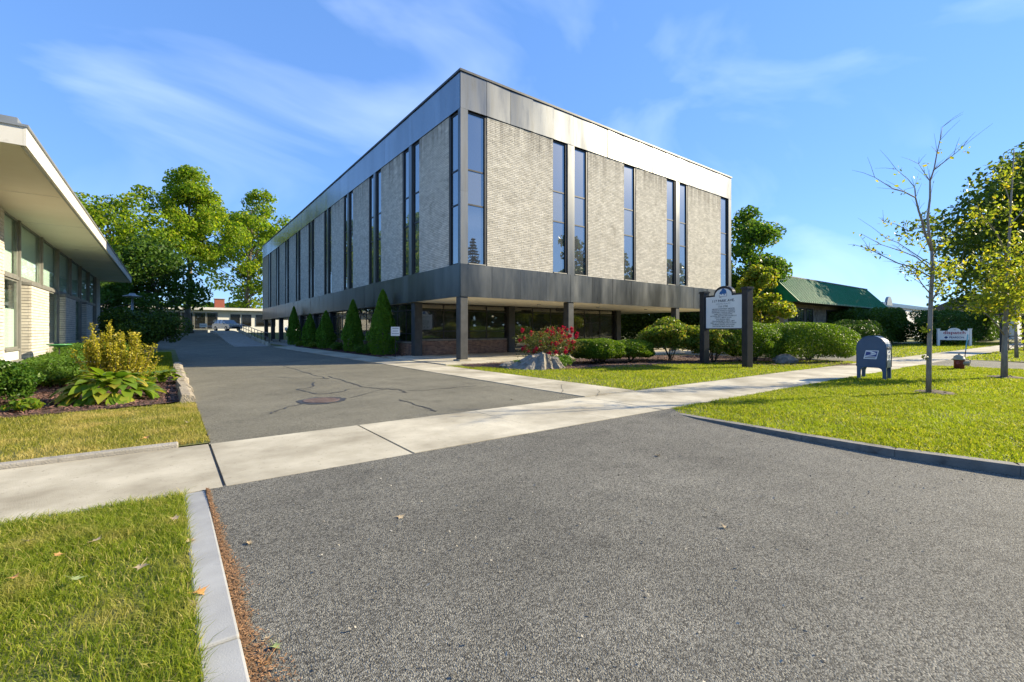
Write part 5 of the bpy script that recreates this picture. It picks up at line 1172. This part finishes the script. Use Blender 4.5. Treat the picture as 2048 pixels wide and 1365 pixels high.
# ramp with railing
def rz_(y): return float(gz(np.array(5.0), np.array(y))) + .02 + .28 * min(1, max(0, (y - 47) / 24))
rmp = MB(); ys_ = np.linspace(46.8, 77, 12)
for y in ys_: rmp.v += [(4.7, y, rz_(y) - .5), (7.35, y, rz_(y) - .5), (7.35, y, rz_(y)), (4.7, y, rz_(y))]
for i in range(11):
    for k in range(4): a = i * 4 + k; b = i * 4 + (k + 1) % 4; rmp.f.append((a, b, b + 4, a + 4))
rmp.f += [(0, 3, 2, 1), (44, 45, 46, 47)]
structure(rmp.build('ramp', M['concrete_dark']), 'concrete ramp climbing along the railing to the upper lot', 'ramp')
rl = thing('ramp_railing', 'black double pipe railing on a low wall beside the ramp', 'railing', (7.5, 47, 0)); wl_ = MB(); Y = np.linspace(47.5, 70, 11)
for y in Y: wl_.v += [(7.4, y, -.05), (7.62, y, -.05), (7.62, y, rz_(y) + .28), (7.4, y, rz_(y) + .28)]
for i in range(10):
    for k in range(4): a = i * 4 + k; b = i * 4 + (k + 1) % 4; wl_.f.append((a, b, b + 4, a + 4))
wl_.f += [(0, 3, 2, 1), (40, 41, 42, 43)]
wl_.build('low_wall', M['concrete'], rl)
for y in Y: MB().tube([(7.5, y, rz_(y) + .25), (7.5, y, rz_(y) + 1.15)], .03, 6).build('post', M['black_metal'], rl)
for h_ in (.72, 1.15): MB().tube([(7.5, y, rz_(y) + h_) for y in Y], .035, 6).build('rail', M['black_metal'], rl)
bd = structure(sheet('lower_court', [7.65, 9.3, 10.9, 30], [46, 60, 74], lambda X, Y: X * 0 - .02, M['concrete_dark']))
# ---- cars
def car(label, loc, rz, paint):
    t = thing('parked_car', label, 'car', loc, 'cars parked behind the office', rz); W_ = .88
    lower = [(-2.25, .35), (-2.28, .62), (-2.2, .88), (-1.2, 1.0), (1.6, 1.04), (2.2, .98), (2.3, .7), (2.25, .35)]
    b = MB(); n_ = len(lower)
    for y_, k in ((-W_, .0), (-W_ + .06, 1), (W_ - .06, 1), (W_, 0)):
        for x, z in lower: b.v.append((x * (1 if k else .985), y_, z + (.0 if k else -.015)))
    for s_ in range(3):
        for i in range(n_): b.f.append((s_ * n_ + i, s_ * n_ + (i + 1) % n_, (s_ + 1) * n_ + (i + 1) % n_, (s_ + 1) * n_ + i))
    b.f += [tuple(range(n_)), tuple(range(3 * n_, 4 * n_))[::-1]]
    o = b.build('body', paint, None, bevel=.03); o.parent = t
    g = MB(); base = [(-1.15, 1.0), (-.35, 1.52), (1.35, 1.55), (2.0, 1.03)]
    for y_, k in ((-W_ + .05, 0), (-W_ + .2, 1), (W_ - .2, 1), (W_ - .05, 0)):
        for x, z in base: g.v.append((x, y_, z if k or z < 1.1 else 1.50))
    g.v = []
    for s_ in (-1, 1):
        for (x, z) in base: g.v.append((x, s_ * (W_ - (.05 if z < 1.1 else .2)), z))
    g.f = [(0, 1, 2, 3), (7, 6, 5, 4), (0, 4, 5, 1), (1, 5, 6, 2), (2, 6, 7, 3), (3, 7, 4, 0)]
    o = g.build('windows', M['car_glass'], None); o.parent = t
    o = MB().hexa([(-.36, -.69, 1.51), (1.36, -.69, 1.54), (1.36, .69, 1.54), (-.36, .69, 1.51), (-.25, -.62, 1.56), (1.25, -.62, 1.59), (1.25, .62, 1.59), (-.25, .62, 1.56)]).build('roof', paint, None); o.parent = t
    for s_ in (-1, 1):
        for x in (-.38, .45, 1.36): o = MB().tube([(x, s_ * (W_ - .035), 1.0), (x, s_ * .70, 1.54)], .03, 4).build('pillar', paint, None); o.parent = t
        o = MB().hexa([(-2.27, s_ * .45 , .68), (-2.22, s_ * .84, .68), (-2.0, s_ * .86, .70), (-2.15, s_ * .45, .70), (-2.24, s_ * .45, .82), (-2.17, s_ * .84, .84), (-1.95, s_ * .86, .86), (-2.1, s_ * .45, .84)]).build('headlight', M['lamp_lens'], None); o.parent = t
        o = MB().box(2.2, 2.31, s_ * .7 - .13, s_ * .7 + .13, .72, .92).build('tail_light', M['tail_red'], None); o.parent = t
        o = MB().box(-.95, -.75, s_ * .98 - .07, s_ * .98 + .07, .98, 1.1).build('mirror', paint, None); o.parent = t
        for x in (-1.42, 1.38):
            w2 = MB().lathe(0, 0, [(.20, -.11), (.32, -.11), (.34, -.07), (.34, .07), (.32, .11), (.20, .11)], 18).build('wheel', M['tyre'], None); w2.parent = t; w2.location = (x, s_ * .80, .34); w2.rotation_euler = (R(90), 0, 0)
            for q in w2.data.vertices: pass
            h2 = MB().lathe(0, 0, [(.19, -.115), (.21, .0), (.19, .115), (.02, .10)], 14).build('rim', M['rim'], None); h2.parent = w2; h2.location = (0, 0, -.115); 
            w2.location.z = .34; w2.data.transform(Matrix.Translation((0, 0, -.11)))
    o = MB().box(-2.31, -2.27, -.5, .5, .42, .62).build('grille', M['tyre'], None); o.parent = t
    o = MB().box(-2.3, -2.285, -.22, .22, .46, .58).build('plate', M['decal_white'], None); o.parent = t
    return t
car('silver hatchback at the top of the concrete ramp', (6.6, 75.2, 1.42), R(112), M['silver_paint'])
car('white car glimpsed between the far columns under the office', (17.0, 83.0, 1.15), R(60), M['white_car'])
car('dark windowed white car right of the other one behind the columns', (21.5, 84.0, 1.15), R(75), M['white_car'])
# ---- lamp post
lp = thing('lamp_post', 'slim grey lamp post with a flat round hood beyond the low office', 'lamp post', (-1.9, 39.2, .0))
MB().tube([(-1.9, 39.2, -.02), (-1.9, 39.2, 3.72)], [.075, .06], 10).build('pole', M['grey_metal'], lp, True)
MB().lathe(-1.9, 39.2, [(.08, 3.62), (.14, 3.66), (.50, 3.70), (.52, 3.74), (.30, 3.80), (.18, 3.84), (.16, 3.93), (.02, 3.95)], 22).build('hood', M['grey_metal'], lp, True)
MB().lathe(-1.9, 39.2, [(.12, -.02), (.12, .05), (.08, .08)], 14).build('base', M['concrete_dark'], lp)
# ---- birdbath
bb_ = thing('birdbath', 'shallow green birdbath dish on a thin stand in the juniper', 'birdbath', (-2.6, 19.0, 0)); 
MB().tube([(-2.6, 19.0, -.02), (-2.6, 19.0, .98)], .018, 7).build('stand', M['black_metal'], bb_)
MB().lathe(-2.6, 19.0, [(.04, .95), (.16, .99), (.27, 1.03), (.285, 1.05), (.26, 1.045), (.14, 1.01), (.02, 1.0)], 24).build('dish', M['dish_green'], bb_, True)
# ---- small signs
def small_sign(name, label, u, v, n, w_, z0, z2, lines, m_='sign_white'):
    n = Vector(n).normalized(); a = Vector((0, 0, 1)).cross(n); c = Vector((u, v, 0)); t = thing(name, label, 'sign', c)
    MB().tube([(u, v, -.05), (u, v, z2 - .05)], .018, 6).build('stake', M['black_metal'], t)
    p_ = obox(c + n * .03, a, w_ / 2, n, .008, z0, z2).build('plate', M[m_], t)
    for i in range(lines):
        z = z2 - (z2 - z0) * (i + .75) / (lines + .5); k = (.36, .30, .40)[i % 3] * w_
        poly_decal([(-k, 0), (k, 0), (k, .03), (-k, .03)], M['ink_grey'], p_, c + n * .038 + Vector((0, 0, z)), n, 'print_line')
small_sign('stake_sign', 'small white sign on a thin stake beside the nearest arborvitae', 9.62, 23.0, (-.55, -.83, 0), .46, 1.18, 1.66, 3)
small_sign('stake_sign', 'small white sign behind the golden shrub at the low office corner', -2.35, 37.0, (-.05, -1, 0), .95, .9, 1.35, 2)
small_sign('stake_sign', 'plain white plate above the other sign at the low office corner', -2.5, 40.5, (-.05, -1, 0), .8, 1.6, 1.95, 0)
# ---- fallen leaves
def leaf_shape(seed, s):
    r = random.Random(seed); mb = MB(); pts = []
    for k, (ang, ln) in enumerate(((-125, .62), (-62, .88), (0, 1.05), (62, .86), (125, .6))):   # five uneven lobes
        a = R(ang + r.uniform(-9, 9)); q = s * ln * r.uniform(.82, 1.1)
        for da, f_ in ((-.30, .50), (-.16, .66), (-.10, .60), (0, 1.0), (.10, .62), (.17, .64)): pts.append((a + da + r.uniform(-.03, .03), q * f_))
    pts.append((math.pi - .25, s * .18)); c1, c2 = r.uniform(.2, .9), r.uniform(-.6, .8); ph_ = r.uniform(0, 3)
    P = [(q * math.cos(a), q * math.sin(a)) for a, q in pts]
    z = lambda x, y: c1 * (x * math.cos(ph_) + y * math.sin(ph_)) ** 2 / s + c2 * x * y / s
    mb.v = [(x, y, z(x, y)) for x, y in P] + [(x * .45, y * .45, z(x * .45, y * .45)) for x, y in P] + [(0, 0, 0)]; n_ = len(P)
    for i in range(n_): j = (i + 1) % n_; mb.f += [(i, j, n_ + j, n_ + i), (n_ + i, n_ + j, 2 * n_)]
    mb.tube([(0, 0, .003), (-s * .5, s * .05, .006), (-s * 1.0, s * .2, .012)], [s * .03, s * .025, s * .02], 4)
    return mb
LV = [(800, 1036, 'asph', 'tan fallen leaf alone in the middle of the near asphalt', 'dead_leaf'), (1452, 1057, 'asph', 'tan fallen leaf at the right of the near asphalt', 'dead_leaf'), (1862, 922, 'asph', 'orange fallen leaf at the foot of the curved kerb', 'dead_orange'),
      (548, 1296, 'asph', 'green fallen leaf beside the needle litter', 'dead_green'), (536, 1281, 'asph', 'pale curled leaf touching the green fallen leaf', 'dead_leaf'), (500, 1088, 'asph', 'flat tan leaf near the top of the kerb', 'dead_leaf'), (536, 1322, 'asph', 'brown leaf below the green fallen leaf', 'dead_orange'),
      (55, 1090, 'grass', 'large tan leaf at the left edge of the near grass', 'dead_leaf'), (191, 1088, 'grass', 'pale upright leaf in the near grass', 'dead_leaf'), (120, 1116, 'grass', 'small orange leaf in the near grass', 'dead_orange'), (285, 1138, 'grass', 'tan leaf in the middle of the near grass', 'dead_leaf'),
      (150, 1165, 'grass', 'green leaf lying in the near grass', 'dead_green'), (350, 1043, 'grass', 'tan leaf in the grass near the kerb top', 'dead_leaf'), (33, 1162, 'grass', 'brown orange leaf low at the left edge of the grass', 'dead_orange'), (380, 1083, 'kerb', 'tan leaf caught on the grey kerb edge', 'dead_leaf'), (398, 1190, 'kerb', 'rust leaf on the grey kerb', 'dead_orange'), (386, 1210, 'kerb', 'pale leaf at the grass edge of the kerb', 'dead_leaf'),
      (88, 918, 'walk', 'tan leaf lying on the left sidewalk slab', 'dead_leaf'), (375, 848, 'grass', 'pale leaf in the grass corner by the driveway', 'dead_leaf'), (292, 880, 'grass', 'orange leaf on the dry lawn behind the edging', 'dead_orange'), (1025, 800, 'walk', 'tiny pale leaf on the driveway', 'dead_leaf'), (1315, 912, 'asph', 'faint tan leaf below the driveway crossing', 'dead_leaf')]
for i, (px, py, w_, lb, m_) in enumerate(LV):
    z = {'asph': -.07, 'grass': .03, 'kerb': .0, 'walk': .002}[w_]
    if w_ == 'asph':
        for _ in range(4): u, v = gpt(px, py, z); z = -.105 * max(0, min(1.3, (5 - v) / 5)) - .003
    u, v = gpt(px, py, z); o = leaf_shape(i, (.06, .05, .07, .06)[i % 4] * (1.15 if py < 1000 else .85)).build('fallen_leaf', M[m_])
    o.location = (u, v, z + (.022 if w_ == 'grass' else .006)); o.rotation_euler = (random.Random(i).uniform(-.3, .3), random.Random(i + 9).uniform(-.3, .3), i * 1.7); tag(o, lb, 'leaf', 'fallen leaves')
